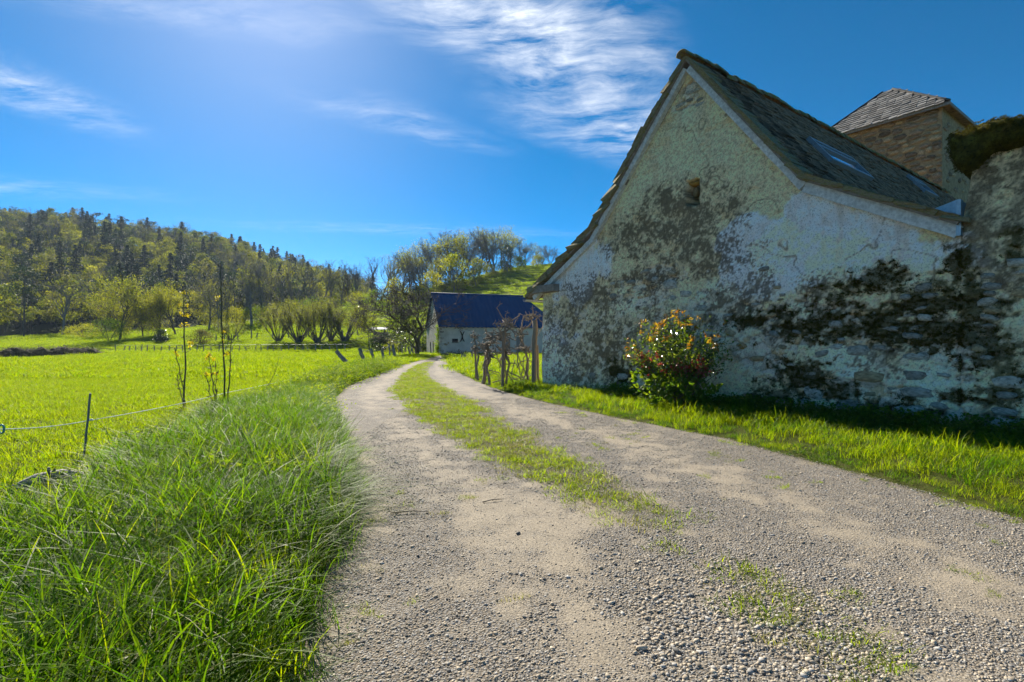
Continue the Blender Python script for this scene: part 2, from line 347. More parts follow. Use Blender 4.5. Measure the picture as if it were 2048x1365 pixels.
def build_ground():
    k = 7.2; nx, ny = 330, 400
    t = np.linspace(-1, 1, nx); X = 1 + 1800 * np.sinh(k * t) / math.sinh(k)
    t = np.linspace(-0.74, 1, ny); Y = 6 + 2600 * np.sinh(k * t) / math.sinh(k)
    XX, YY = np.meshgrid(X, Y); Z = G(XX, YY)
    V = np.stack([XX, YY, Z], -1).reshape(-1, 3)
    i = np.arange(ny - 1)[:, None] * nx + np.arange(nx - 1)[None, :]
    q = np.stack([i, i + 1, i + nx + 1, i + nx], -1).reshape(-1, 4)
    wood = np.maximum(sstep(112, 128, YY) * (hill_wood(XX, YY) > hill_meadow(XX, YY) - 3), sstep(-3, -14, XX - 0.0 * YY) * sstep(118, 135, YY))
    bare = (1 - sstep(30, 45, YY)) * 0.9
    me = new_mesh('ground', V, [q], [M['land']], True, attrs={'wood': ('FLOAT', wood.ravel()), 'bare': ('FLOAT', bare.ravel())})
    o = obj('ground', me); tag(o, 'green pasture and hillside ground reaching to the horizon', kind='structure'); return o
build_ground()

def sand_mask(x, y):
    """pale packed sand in the wheel lanes, loose grey chippings between"""
    w = np.maximum(xr(y) - xl(y), 0.1); u = (x - xl(y)) / w
    a, b = (ml(y) - xl(y)) / w, (mr_(y) - xl(y)) / w
    lane1 = np.exp(-((u - a * 0.62) / 0.10) ** 2); lane2 = np.exp(-((u - (b + (1 - b) * 0.42)) / 0.11) ** 2)
    s = np.maximum(lane1, lane2) * 0.62 + 0.8 * (fbm(x * 0.9, y * 0.45, 8.0, 4) - 0.46)
    s = s + 0.35 * np.exp(-(((x - 0.35) / 0.8) ** 2 + ((y - 4.6) / 1.5) ** 2))
    edge = np.minimum(u, 1 - u) * w
    s = s + 0.30 * (1 - sstep(0.05, 0.5, edge)) + 0.25 * (1 - sstep(0.05, 0.35, np.minimum(abs(u - a), abs(u - b)) * w))
    s = s - 0.08 + 1.5 * (fbm(x * 5, y * 5, 3.0, 4) - 0.5)
    return np.clip(s, 0, 1)
def track_mat():
    n = NT('track_gravel'); sand = n.attr('sand'); tc = n.n('ShaderNodeTexCoord').outputs['Object']
    vo = n.n('ShaderNodeTexVoronoi', i_Scale=70.0); n.l(tc, vo.inputs['Vector'])
    v2 = n.n('ShaderNodeTexVoronoi', i_Scale=140.0); n.l(tc, v2.inputs['Vector'])
    sp = n.n('ShaderNodeSeparateColor'); n.l(vo.outputs['Color'], sp.inputs[0])
    s2 = n.n('ShaderNodeSeparateColor'); n.l(v2.outputs['Color'], s2.inputs[0])
    st = n.mix(sp.outputs[0], (0.105, 0.105, 0.108), (0.335, 0.318, 0.290)); st = n.mix(n.rng(sp.outputs[1], 0.7, 0.95), st, (0.30, 0.24, 0.17))
    st = n.mix(n.rng(vo.outputs['Distance'], 0.35, 0.62), st, (0.150, 0.125, 0.095))
    fi = n.mix(s2.outputs[0], (0.120, 0.104, 0.084), (0.400, 0.345, 0.262)); fi = n.mix(n.rng(s2.outputs[1], 0.8, 0.95), fi, (0.12, 0.115, 0.11))
    dust = n.mix(n.rng(n.noise(4, 6), 0.3, 0.7), (0.300, 0.235, 0.155), (0.400, 0.325, 0.228))
    fi = n.mix(0.32, fi, dust)
    f = n.math('ADD', sand, n.math('MULTIPLY', n.math('SUBTRACT', n.noise(26, 6, 0.7), 0.5), 1.1), clamp=True)
    c = n.mix(n.rng(f, 0.2, 0.8, 0.0, 0.85), st, fi)
    c = n.mix(n.attr('soil'), c, n.mix(n.noise(30, 6), (0.085, 0.068, 0.038), (0.170, 0.140, 0.080)))
    hb = n.math('SUBTRACT', n.math('MULTIPLY', n.noise(60, 6, 0.7), 0.6), n.math('MULTIPLY', vo.outputs['Distance'], n.math('SUBTRACT', 1.1, sand)))
    n.bsdf(c, 0.88, n.bump(hb, 0.8, 0.016), spec=0.25); M['track_gravel'] = n.m
track_mat()
def build_track():
    nr, nc = 520, 130
    t = np.linspace(0, 1, nr); Y = -3 + 59.5 * (np.exp(3.2 * t) - 1) / (math.exp(3.2) - 1)
    u = np.linspace(0, 1, nc)
    e0 = 0.14 * (fbm(Y * 1.7, Y * 0 + 1.0, 0, 4) - 0.5); e1 = 0.14 * (fbm(Y * 1.7, Y * 0 + 7.0, 0, 4) - 0.5)
    XL, XR = xl(Y) + e0 - 0.12, xr(Y) + e1 + 0.12
    XX = XL[:, None] + (XR - XL)[:, None] * u[None, :]; YY = np.repeat(Y[:, None], nc, 1)
    edge = np.minimum(u, 1 - u)[None, :] * (XR - XL)[:, None]
    ZZ = track_z(XX, YY) - 0.10 * (1 - sstep(0.0, 0.12, edge))
    V = np.stack([XX, YY, ZZ], -1).reshape(-1, 3)
    i = np.arange(nr - 1)[:, None] * nc + np.arange(nc - 1)[None, :]
    q = np.stack([i, i + 1, i + nc + 1, i + nc], -1).reshape(-1, 4)
    W = np.maximum(XR - XL, .1)[:, None]
    mid = sstep(0, 0.25, XX - ml(YY)) * (1 - sstep(-0.25, 0.0, XX - mr_(YY))) * sstep(4.0, 6.5, YY) * 0.75
    soil = np.maximum(mid, 0.8 * (1 - sstep(0.08, 0.30, edge)))
    me = new_mesh('gravel_track', V, [q], [M['track_gravel']], True, attrs={'sand': ('FLOAT', sand_mask(XX, YY).ravel()), 'soil': ('FLOAT', soil.ravel())})
    tag(obj('gravel_track', me), 'pale gravel farm track with two wheel lanes and a grassy middle', kind='structure')
build_track()

# ------------------------------------------------------------------ scatter: real geometry repeated over points (for what nobody could count)
def scatter(name, pts, rot, scl, variants, parent=None, label=None, kind='stuff'):
    """variants: list of meshes; pts (n,3), rot (n,3) euler, scl (n,) ; one object"""
    n = len(pts); idx = RNG.integers(0, len(variants), n)
    me = new_mesh(name, pts, [], attrs={'rot': ('FLOAT_VECTOR', rot), 'scl': ('FLOAT', scl)})
    a = me.attributes.new('pick', 'INT', 'POINT'); a.data.foreach_set('value', idx.astype(np.int32))
    o = obj(name, me, parent); tag(o, label, kind=kind)
    g = bpy.data.node_groups.new(name + '_scatter', 'GeometryNodeTree')
    g.interface.new_socket('Geometry', in_out='INPUT', socket_type='NodeSocketGeometry'); g.interface.new_socket('Geometry', in_out='OUTPUT', socket_type='NodeSocketGeometry')
    N = g.nodes.new; gi, go = N('NodeGroupInput'), N('NodeGroupOutput')
    jn = N('GeometryNodeJoinGeometry')
    for m in reversed(variants):
        src = bpy.data.objects.new(m.name, m)
        oi = N('GeometryNodeObjectInfo'); oi.inputs['Object'].default_value = src
        gt = N('GeometryNodeGeometryToInstance'); g.links.new(oi.outputs['Geometry'], gt.inputs[0]); g.links.new(gt.outputs[0], jn.inputs[0])
    ip = N('GeometryNodeInstanceOnPoints'); ip.inputs['Pick Instance'].default_value = True
    mp = N('GeometryNodeMeshToPoints')
    g.links.new(gi.outputs[0], mp.inputs[0]); g.links.new(mp.outputs[0], ip.inputs['Points']); g.links.new(jn.outputs[0], ip.inputs['Instance'])
    def na(nm, t):
        x = N('GeometryNodeInputNamedAttribute'); x.data_type = t; x.inputs['Name'].default_value = nm; return x.outputs[0]
    g.links.new(na('pick', 'INT'), ip.inputs['Instance Index']); g.links.new(na('rot', 'FLOAT_VECTOR'), ip.inputs['Rotation']); g.links.new(na('scl', 'FLOAT'), ip.inputs['Scale'])
    g.links.new(ip.outputs[0], go.inputs[0])
    md = o.modifiers.new('scatter', 'NODES'); md.node_group = g
    return o
def blades(name, mat, n, half, hmin, hmax, wmin, wmax, bend=(0.2, 1.0), seg=4, lean=0.25, rng=RNG, heading=None):
    """n grass blades rooted in a square of the given half size"""
    root = np.stack([rng.uniform(-half, half, n), rng.uniform(-half, half, n), np.full(n, -0.02)], 1)
    a = rng.uniform(0, 2 * math.pi, n) if heading is None else rng.normal(heading, 0.5, n)
    hd = np.stack([np.cos(a), np.sin(a), 0 * a], 1); sd = np.stack([-np.sin(a), np.cos(a), 0 * a], 1)
    tw = rng.normal(0, 0.5, n); sd = sd * np.cos(tw)[:, None] + hd * np.sin(tw)[:, None]
    Lh = rng.uniform(hmin, hmax, n) * rng.uniform(0.7, 1.0, n); w = rng.uniform(wmin, wmax, n); bd = rng.uniform(*bend, n)
    ln = np.abs(rng.normal(0, lean, n))
    t = np.linspace(0, 1, seg + 1)
    up = np.array([0, 0, 1.0])
    V = np.zeros((n, (seg + 1) * 2, 3))
    for i, tt in enumerate(t):
        c = root + (Lh * (tt - 0.42 * bd * tt ** 2))[:, None] * up + (Lh * (ln * tt + 0.62 * bd * tt ** 2.2))[:, None] * hd
        ww = w * (1 - tt ** 2.2) * 0.5 + 0.0004
        V[:, 2 * i] = c - sd * ww[:, None]; V[:, 2 * i + 1] = c + sd * ww[:, None]
    base = np.arange(n)[:, None] * (seg + 1) * 2
    q = np.concatenate([base + np.array([2*i, 2*i+1, 2*i+3, 2*i+2])[None, :] for i in range(seg)])
    tint = np.repeat(rng.uniform(0, 1, n), (seg + 1) * 2)
    return new_mesh(name, V.reshape(-1, 3), [q], [mat], True, attrs={'tint': ('FLOAT', tint)})
def leaf_quads(C, size, rng, flat=0.0, nrm=None, aspect=0.55):
    """diamond leaves: centres C (n,3), size scalar or (n,), random facing; returns V, faces, tint"""
    n = len(C); d = rng.normal(0, 1, (n, 3)); d[:, 2] *= (1 - flat); d /= np.linalg.norm(d, axis=1)[:, None] + 1e-9
    e = rng.normal(0, 1, (n, 3)); e[:, 2] *= (1 - flat); e -= d * (e * d).sum(1)[:, None]; e /= np.linalg.norm(e, axis=1)[:, None] + 1e-9
    s = np.broadcast_to(np.asarray(size, float), (n,)) * rng.uniform(0.6, 1.3, n)
    V = np.stack([C - d * s[:, None] * .5, C + e * (s * aspect * .5)[:, None], C + d * s[:, None] * .5, C - e * (s * aspect * .5)[:, None]], 1)
    q = np.arange(n)[:, None] * 4 + np.arange(4)[None, :]
    return V.reshape(-1, 3), q, np.repeat(rng.uniform(0, 1, n), 4)
def leaf_ovals(C, size, rng, flat=0.0, aspect=0.6, fold=0.25):
    """pointed oval leaves folded along the midrib: 6 vertices, two quads each"""
    n = len(C); d = rng.normal(0, 1, (n, 3)); d[:, 2] *= (1 - flat); d /= np.linalg.norm(d, axis=1)[:, None] + 1e-9
    e = rng.normal(0, 1, (n, 3)); e[:, 2] *= (1 - flat); e -= d * (e * d).sum(1)[:, None]; e /= np.linalg.norm(e, axis=1)[:, None] + 1e-9; m = np.cross(d, e)
    s = (np.broadcast_to(np.asarray(size, float), (n,)) * rng.uniform(0.55, 1.3, n))[:, None]; h = s * aspect * .5
    V = np.stack([C - d * s * .5, C - d * s * .12 + e * h + m * h * fold, C + d * s * .22 + e * h * .7 + m * h * fold, C + d * s * .5 - m * h * .3, C + d * s * .22 - e * h * .7 + m * h * fold, C - d * s * .12 - e * h + m * h * fold], 1)
    b = np.arange(n)[:, None] * 6; q = np.concatenate([b + np.array([[0, 1, 2, 3]]), b + np.array([[0, 3, 4, 5]])])
    return V.reshape(-1, 3), q, np.repeat(rng.uniform(0, 1, n), 6)
def scatter_pts(cand_xy, keep, zoff=0.0, zf=G):
    xy = cand_xy[keep]; return np.stack([xy[:, 0], xy[:, 1], zf(xy[:, 0], xy[:, 1]) + zoff], 1)
def up_rot(n, tilt=0.12): return np.stack([RNG.normal(0, tilt, n), RNG.normal(0, tilt, n), RNG.uniform(0, 6.283, n)], 1)
# ------------------------------------------------------------------ the plastered stone house
WAZ = math.atan((1024 - 290) / 1024.0)          # the gable runs towards a vanishing point at x = 290
U = np.array([math.sin(WAZ), -math.cos(WAZ), 0.0])    # along the gable, left corner towards the viewer
W = np.array([math.cos(WAZ), math.sin(WAZ), 0.0])     # into the house, along its ridge
ZC = 16.5
PL = np.array([(1083 - 1024) / F * ZC, ZC, 0.0])      # left foot of the gable
UP = np.array([0, 0, 1.0])
def sv(px, py, off=0.0):
    """gable coordinates (s along, v up) of a pixel, on the gable plane moved off metres towards the viewer"""
    p = PL - W * off; r = (px - 1024) / F
    s = (p[1] * r - p[0]) / (U[0] - U[1] * r); z = p[1] + U[1] * s
    return s, EYE + (682 - py) / F * z
def gw(s, v, d=0.0):
    """world points of gable coordinates, d metres in front of the plane"""
    s, v, d = np.broadcast_arrays(np.asarray(s, float), np.asarray(v, float), np.asarray(d, float))
    return PL + s[..., None] * U - d[..., None] * W + v[..., None] * UP
HOUSE_LEN = 19.0
E_L, K_L, APEX, K_R, E_R = sv(1083, 588), sv(1192, 480), sv(1381, 138), sv(1612, 376), sv(1918, 466)
S_END = sv(1926, 600)[0]
def gable_top(s): return np.interp(s, [E_L[0], K_L[0], APEX[0], K_R[0], E_R[0]], [E_L[1], K_L[1], APEX[1], K_R[1], E_R[1]])
def ell(s, v, px, py, rx, ry, rot=0.0):
    """1 at the centre of a patch given in pixels, 0 at its rim, negative outside"""
    c = sv(px, py); k = sv(px + rx, py)[0] - c[0]; kv = abs(sv(px, py - ry)[1] - c[1])
    a, b = s - c[0], v - c[1]; cr, sr = math.cos(rot), math.sin(rot)
    return 1 - np.hypot((a * cr + b * sr) / k, (-a * sr + b * cr) / kv)
def patches(s, v, lst): 
    m = np.full(np.shape(s), -9.0)
    for e in lst: m = np.maximum(m, ell(s, v, *e[:4], *(e[4:5])))
    return m
BLUE = [(1130, 545, 70, 75), (1640, 455, 110, 60), (1760, 470, 130, 70), (1520, 540, 90, 60), (1850, 520, 90, 60), (1480, 470, 60, 50), (1110, 700, 45, 70), (1600, 410, 40, 45)]
BLACK = [(1370, 440, 105, 70), (1275, 470, 70, 50), (1430, 510, 80, 55), (1180, 600, 70, 50), (1215, 700, 85, 85), (1130, 690, 45, 60), (1310, 690, 80, 80), (1460, 610, 70, 50), (1560, 640, 60, 40), (1300, 550, 70, 40), (1130, 650, 55, 50), (1160, 760, 80, 40), (1500, 590, 60, 50), (1330, 400, 50, 35), (1650, 590, 60, 40), (1780, 700, 80, 60), (1960, 440, 60, 60), (2010, 560, 60, 50), (1985, 350, 55, 55), (2030, 420, 60, 60), (2045, 330, 50, 60), (1970, 520, 50, 50)]
CREAM = [(1430, 610, 70, 50), (1560, 490, 70, 50), (1680, 520, 90, 45), (1620, 610, 60, 35), (1790, 540, 70, 35), (1260, 600, 40, 30), (1110, 720, 40, 60), (1860, 640, 60, 30), (1700, 740, 80, 50), (1840, 760, 70, 50), (1930, 730, 60, 40)]
STONE = [(1300, 575, 75, 45), (1390, 640, 90, 60), (1380, 190, 45, 26), (1540, 690, 110, 80), (1700, 650, 150, 80), (1760, 800, 180, 70), (1900, 690, 110, 90), (1940, 840, 140, 60), (1640, 770, 110, 60), (1250, 790, 90, 30)]
MOSS = [(1690, 585, 55, 26), (1760, 565, 70, 30), (1850, 600, 80, 45), (1660, 660, 75, 35), (1760, 640, 80, 40), (1870, 660, 70, 40), (1950, 610, 60, 50), (1980, 700, 70, 50), (2010, 790, 60, 70), (1925, 520, 35, 40), (1580, 650, 45, 30), (1610, 740, 60, 30), (1700, 800, 60, 25), (1820, 810, 70, 22), (1240, 745, 26, 22), (1500, 640, 30, 16), (1560, 790, 60, 30), (1960, 860, 70, 20), (1900, 790, 50, 18), (2030, 500, 30, 40)]
def wall_fields(s, v):
    n1 = fbm(s * 1.1, v * 1.1, 3.0, 6, 0.58); n2 = fbm(s * 3.1 + 5, v * 3.1, 9.0, 6, 0.62); n3 = fbm(s * 11, v * 11, 1.0, 5, 0.65); nf = fbm(s * 26, v * 26, 5.0, 3, 0.7)
    hs = fbm(s * 2.0, v * 5.0, 14.0, 6, 0.62)                # lies in courses
    blue = sstep(-0.10, 0.12, patches(s, v, BLUE) + 2.2 * (n1 - 0.5) + 0.9 * (n2 - 0.5))
    pb = np.clip(patches(s, v, BLACK), -1, 1) + 0.05; thr = 0.062 - np.where(pb > 0, 0.20, 0.42) * pb; qn = 0.42 * (n2 - .5) + 0.58 * (n3 - .5) + 0.60 * (nf - .5)
    black = sstep(thr - 0.09, thr + 0.09, qn)
    cream = sstep(-0.1, 0.2, patches(s, v, CREAM) + 2.4 * (n2 - 0.5) + 0.8 * (n3 - 0.5))
    stone = sstep(0.0, 0.12, patches(s, v, STONE) - 0.02 + 2.8 * (hs - 0.54) + 0.8 * (n3 - 0.5))
    moss = sstep(-0.25, 0.45, patches(s, v, MOSS) + 2.6 * (hs - 0.5) + 2.6 * (n3 - 0.5))
    return dict(n1=n1, n2=n2, n3=n3, nf=nf, hs=hs, blue=blue, black=black, cream=cream, stone=stone, moss=moss)
HOLE = sv(1385, 385)
def hole_mask(s, v):
    a, b = (s - HOLE[0]) / 0.17, (v - HOLE[1]) / 0.30
    return 1 - sstep(0.85, 1.05, np.maximum(abs(a), abs(b)) + 0.35 * (fbm(s * 9, v * 9, 2.0, 3) - 0.5))
def stone_cells(s, v, seed=0.0):
    """irregular rubble: distance to the nearest and the second nearest stone centre of a jittered lattice, and the stone's number"""
    cw, ch = 0.34, 0.17
    q = v / ch; row = np.floor(q); best = np.full(np.shape(s), 9.0); sec = best.copy(); num = best * 0
    for dr in (-1, 0, 1):
        r = row + dr; p = s / cw + 0.5 * (r % 2); c0 = np.floor(p)
        for dc in (-1, 0, 1):
            c = c0 + dc; h1 = _hash(c + 31, r + 7, r * 0 + 3 + int(seed)); h2 = _hash(c + 5, r + 71, r * 0 + 9 + int(seed)); h3 = _hash(c + 3, r + 1, r * 0 + 5)
            cs = (c + 0.5 + 0.55 * (h1 - .5) - 0.5 * (r % 2)); cv = r + 0.5 + 0.5 * (h2 - .5)
            d = np.hypot((s / cw - cs), (q - cv) * (0.7 + 0.5 * h3)) 
            new = d < best; sec = np.where(new, best, np.minimum(sec, d)); num = np.where(new, h1 * 0.7 + h3 * 0.3, num); best = np.minimum(best, d)
    return best, sec, num
def wall_shape(s, v, f):
    b, c, num = stone_cells(s + 0.25 * (f['n2'] - .5), v + 0.12 * (f['n2'] - .5))
    gap = sstep(0.02, 0.16, c - b)
    d = 0.10 * (f['n1'] - 0.5) + 0.05 * (f['n2'] - .5) + 0.016 * (f['n3'] - 0.5) + 0.012 * (f['nf'] - .5) * (1 - f['blue'])
    d = d + 0.012 * f['blue'] + f['stone'] * (-0.055 + 0.045 * gap * (0.4 + num)) 
    d = d - 0.45 * hole_mask(s, v)
    return d, gap, num
def lerp(a, b, t): return a + (np.asarray(b) - a) * t[..., None]
def wall_colour(s, v, f, gap, num):
    c = np.broadcast_to(np.array([0.475, 0.415, 0.285]), (*np.shape(s), 3)).copy()
    c = lerp(c, [0.400, 0.365, 0.270], sstep(0.40, 0.62, f['n2']) * 0.8); c = lerp(c, [0.47, 0.43, 0.31], sstep(0.50, 0.62, f['nf']) * 0.85)
    c = lerp(c, [0.29, 0.26, 0.19], sstep(0.50, 0.38, f['nf']) * 0.9)
    c = lerp(c, [0.34, 0.22, 0.09], sstep(0.60, 0.72, f['hs']) * 0.35)
    bl = lerp(np.broadcast_to(np.array([0.400, 0.430, 0.500]), c.shape), [0.530, 0.550, 0.620], sstep(0.40, 0.65, f['n2'])); bl = lerp(bl, [0.34, 0.35, 0.36], sstep(0.46, 0.34, f['n3']) * .6)
    c = lerp(c, [0, 0, 0], f['blue'] * 1.0) + bl * f['blue'][..., None]
    cr = lerp(np.broadcast_to(np.array([0.52, 0.475, 0.38]), c.shape), [0.60, 0.575, 0.51], sstep(0.45, 0.6, f['n3']))
    c = lerp(c, [0, 0, 0], f['cream'] * 0.8) + cr * (f['cream'] * 0.8)[..., None]
    st = lerp(np.broadcast_to(np.array([0.260, 0.245, 0.225]), c.shape), [0.330, 0.255, 0.165], sstep(0.45, 0.7, num)); st = lerp(st, [0.40, 0.39, 0.38], sstep(0.3, 0.12, num)); st = lerp(st, [0.47, 0.45, 0.41], sstep(0.54, 0.66, f['n3']) * 0.8)
    st = lerp(st, [0.13, 0.105, 0.075], (1 - gap) * 0.7)
    c = lerp(c, [0, 0, 0], f['stone'] * .92) + st * (f['stone'] * .92)[..., None]
    c = lerp(c, [0.052, 0.042, 0.030], f['black'] * 0.86)
    c = lerp(c, [0.46, 0.44, 0.39], sstep(0.55, 0.63, fbm(s * 6.5, v * 8.0, 71.0, 5, .62)) * np.maximum(f['stone'], sstep(3.2, 2.2, v) * .8) * 0.75)    # pale lichen crust
    c = lerp(c, [0.10, 0.06, 0.025], sstep(0.56, 0.7, f['hs']) * sstep(1.6, 0.2, v) * 0.7)      # rust-brown crust low on the wall
    below = gable_top(np.clip(s, 0.0, E_R[0])) - v
    streak = sstep(0.54, 0.68, fbm(s * 5.5, v * 0.55, 41.0, 4)) * sstep(2.2, 0.1, below) + sstep(0.50, 0.66, fbm(s * 7, v * 0.5, 43.0, 4)) * np.exp(-((s - HOLE[0]) / 0.4) ** 2) * sstep(-2.2, -.2, v - HOLE[1]) * (v < HOLE[1])
    c = lerp(c, [0.17, 0.15, 0.11], np.clip(streak, 0, 1) * 0.32)          # rain streaks below the verge and the vent
    crack = (1 - sstep(0.0, 0.010, abs(fbm(s * 0.8, v * 0.8, 33.0, 4) - 0.5))) * sstep(0.50, 0.58, fbm(s * 0.5, v * 0.5, 37.0, 2))
    c = lerp(c, [0.06, 0.05, 0.04], crack * 0.8)
    c = c * 1.85 * np.array([1.17, 1.0, 0.84])
    c = lerp(c, [0.075, 0.062, 0.016], f['moss'] * 0.85)
    return np.clip(c, 0.01, 0.84)
def wall_mat():
    n = NT('old_plaster'); c = n.attr('col', 'Color'); g = n.noise(34, 7, 0.8)
    c = n.mix(n.rng(g, 0.50, 0.65, 0.0, 0.9), n.mix(1.0, c, 1.08, 'MULTIPLY'), n.mix(1.0, c, 0.30, 'MULTIPLY')); c = n.mix(n.rng(n.noise(70, 4, 0.6), 0.56, 0.72, 0, .25), c, (0.70, 0.66, 0.58))
    n.bsdf(c, 0.92, n.bump(n.noise(38, 8, 0.8), 0.8, 0.02), spec=0.04); M['old_plaster'] = n.m
wall_mat()
def wall_grid(name, s0, s1, top, parent, base=0.0, res=0.026, bottom=-0.4):
    ns = int((s1 - s0) / res); S = np.linspace(s0, s1, ns)
    vmax = float(np.max(top(S))); nv = int((vmax - bottom) / res); Vv = np.linspace(bottom, vmax, nv)
    tops = top(S)
    SS, VV = np.meshgrid(S, Vv); VC = np.minimum(VV, tops[None, :])
    f = wall_fields(SS, VC); d, gap, num = wall_shape(SS, VC, f); col = wall_colour(SS, VC, f, gap, num)
    edge = sstep(0, 0.05, SS - s0)       # the arris is worn round
    d = d + base - 0.05 * (1 - edge)
    V = gw(SS, VC, d).reshape(-1, 3)
    i = np.arange(nv - 1)[:, None] * ns + np.arange(ns - 1)[None, :]
    q = np.stack([i, i + 1, i + ns + 1, i + ns], -1)
    ok = (VV[:-1, :-1] < tops[:-1][None, :]) | (VV[:-1, 1:] < tops[1:][None, :])
    me = new_mesh(name, V, [q[ok]], [M['old_plaster']], True, attrs={'col': ('FLOAT_COLOR', col.reshape(-1, 3))})
    return obj(name, me, parent)
house = thing('stone_house', 'old plastered stone house with steep slate gable, black lichen and mossy foot', 'house')
def plain_wall(mb, a, b, h0, h1, th=0.5):
    a, b = np.asarray(a, float), np.asarray(b, float); d = (b - a); nrm = np.array([-d[1], d[0], 0]); nrm /= np.linalg.norm(nrm)
    V = [a + UP * -.4, b + UP * -.4, b + UP * h1, a + UP * h0]; V2 = [p + nrm * th for p in V]
    mb.add(V + V2, [[[0,1,2,3],[7,6,5,4],[0,4,5,1],[1,5,6,2],[2,6,7,3],[3,7,4,0]]])
simple_mat('plain_plaster', (0.30, 0.27, 0.20), (0.48, 0.45, 0.38), 3, 0.92, 0.7, 0.03)
wall_grid('gable_wall', 0.0, S_END, gable_top, house)
mb = MB()
pl2 = PL + W * HOUSE_LEN
plain_wall(mb, PL + W * 0.1 + U * .02, pl2 + U * .02, E_L[1] + .1, E_L[1] + .1, -0.5)
mb.build('side_wall', M['plain_plaster'], house, False)
mb = MB(); plain_wall(mb, gw(E_R[0], 0) + W * .15, gw(E_R[0], 0) + W * HOUSE_LEN, E_R[1] - .05, E_R[1] - .05, 0.5); mb.build('side_wall', M['plain_plaster'], house, False)
mb = MB()
prof = [(0.03, -.4), (E_R[0], -.4), (E_R[0] - 0.02, E_R[1]), K_R, APEX, K_L, (0.03, E_L[1])]
bw = np.array([gw(s, v - (0.06 if i > 1 else 0)) + W * HOUSE_LEN for i, (s, v) in enumerate(prof)])
mb.add(bw, [[[0, 1, 2], [0, 2, 3], [0, 3, 4], [0, 4, 5], [0, 5, 6]]]); mb.build('rear_gable_wall', M['plain_plaster'], house, False)
# ---- loose stones that show in the plaster, each a piece of its own
simple_mat('rubble_stone', (0.130, 0.112, 0.085), (0.600, 0.540, 0.450), 4, 0.9, 0.8, 0.02, rnd=0.35)
simple_mat('ochre_stone', (0.180, 0.120, 0.060), (0.540, 0.400, 0.230), 4, 0.9, 0.8, 0.02, rnd=0.3)
def stone_mesh(name, rng, mat, n=9, power=0.75):
    th = np.arange(n) * 2 * math.pi / n + rng.normal(0, 0.12, n); r = 1 + rng.normal(0, 0.10, n)
    cx = np.sign(np.cos(th)) * np.abs(np.cos(th)) ** power * r; cyy = np.sign(np.sin(th)) * np.abs(np.sin(th)) ** power * r
    rings = [(1.0, -1.0), (1.0, 0.15), (0.86, 0.72), (0.5, 1.0)]
    V = []
    for k, dpt in rings:
        V += [(cx[i] * k * .5, -dpt + rng.normal(0, .07), cyy[i] * k * .5) for i in range(n)]      # local y faces the viewer as -y
    V.append((0, -1.0 + rng.normal(0, .05), 0)); c = len(V) - 1
    q = [[r_ * n + i, r_ * n + (i + 1) % n, (r_ + 1) * n + (i + 1) % n, (r_ + 1) * n + i] for r_ in range(3) for i in range(n)]
    t = [[3 * n + i, 3 * n + (i + 1) % n, c] for i in range(n)]
    return new_mesh(name, V, [q, t], [mat], True)
stones = [stone_mesh('stone', RNG, M['rubble_stone'], RNG.integers(7, 11)) for _ in range(7)]
ochres = [stone_mesh('stone', RNG, M['ochre_stone'], RNG.integers(7, 11)) for _ in range(4)]
WALL_RZ = math.atan2(U[1], U[0])
def wall_stone(parent, s, v, w, h, dep, proud, me, tilt=0.0, base=0.0):
    f = wall_fields(np.array([s]), np.array([v])); d, _, _ = wall_shape(np.array([s]), np.array([v]), f)
    p = gw(s, v, float(d[0]) + base + proud - dep)
    o = obj('stone', me, parent, loc=p, scale=(w, dep, h)); o.rotation_euler = (0, tilt, WALL_RZ); return o
def strew_stones(parent, zones, s0, s1, base=0.0, spare=None):
    done = []
    for (px, py, rx, ry, cnt, wmin, wmax) in zones:
        k = 0; tries = 0
        while k < cnt and tries < 400:
            tries += 1
            a, r = RNG.uniform(0, 6.283), math.sqrt(RNG.uniform()); qx, qy = px + rx * r * math.cos(a), py + ry * r * math.sin(a)
            s, v = sv(qx, qy); w = RNG.uniform(wmin, wmax); h = w * RNG.uniform(0.34, 0.62)
            if s < s0 + w or s > s1 - w or v > gable_top(s) - .25 or v < 0.1: continue
            if any(abs(s - a_) < (w + b_) * .47 and abs(v - c_) < (h + d_) * .47 for a_, b_, c_, d_ in done): continue
            done.append((s, w, v, h)); k += 1
            me = ochres[RNG.integers(len(ochres))] if RNG.uniform() < 0.15 else stones[RNG.integers(len(stones))]
            wall_stone(parent, s, v, w, h, 0.07, RNG.uniform(0.014, 0.042), me, RNG.normal(0, 0.14), base)
strew_stones(house, [(1300, 580, 85, 45, 9, .2, .5), (1400, 620, 90, 70, 6, .2, .5), (1380, 196, 34, 18, 6, .18, .36), (1560, 680, 120, 90, 12, .16, .45), (1720, 640, 130, 80, 13, .14, .4), (1720, 790, 170, 70, 15, .2, .6), (1860, 680, 60, 110, 9, .2, .6), (1870, 760, 40, 40, 2, .8, 1.0), (1560, 560, 60, 40, 4, .15, .3), (1250, 770, 90, 30, 6, .2, .5), (1150, 700, 50, 70, 5, .15, .35)], 0.0, S_END)
# the small vent under the ridge: a timber lintel and a stone set in the opening
mb = MB(); mb.box(gw(HOLE[0] + .02, HOLE[1] + .24, -.14), U * .13, -W * .08, UP * .05, jit=.02)
mb.build('vent_lintel', wood_mat('ochre_wood', (0.33, 0.17, 0.035), (0.52, 0.31, 0.07)), house)
o = obj('vent_stone', ochres[1], house, loc=gw(HOLE[0] - .08, HOLE[1] + .08, -.26), scale=(.16, .06, .24)); o.rotation_euler = (0, .2, WALL_RZ)
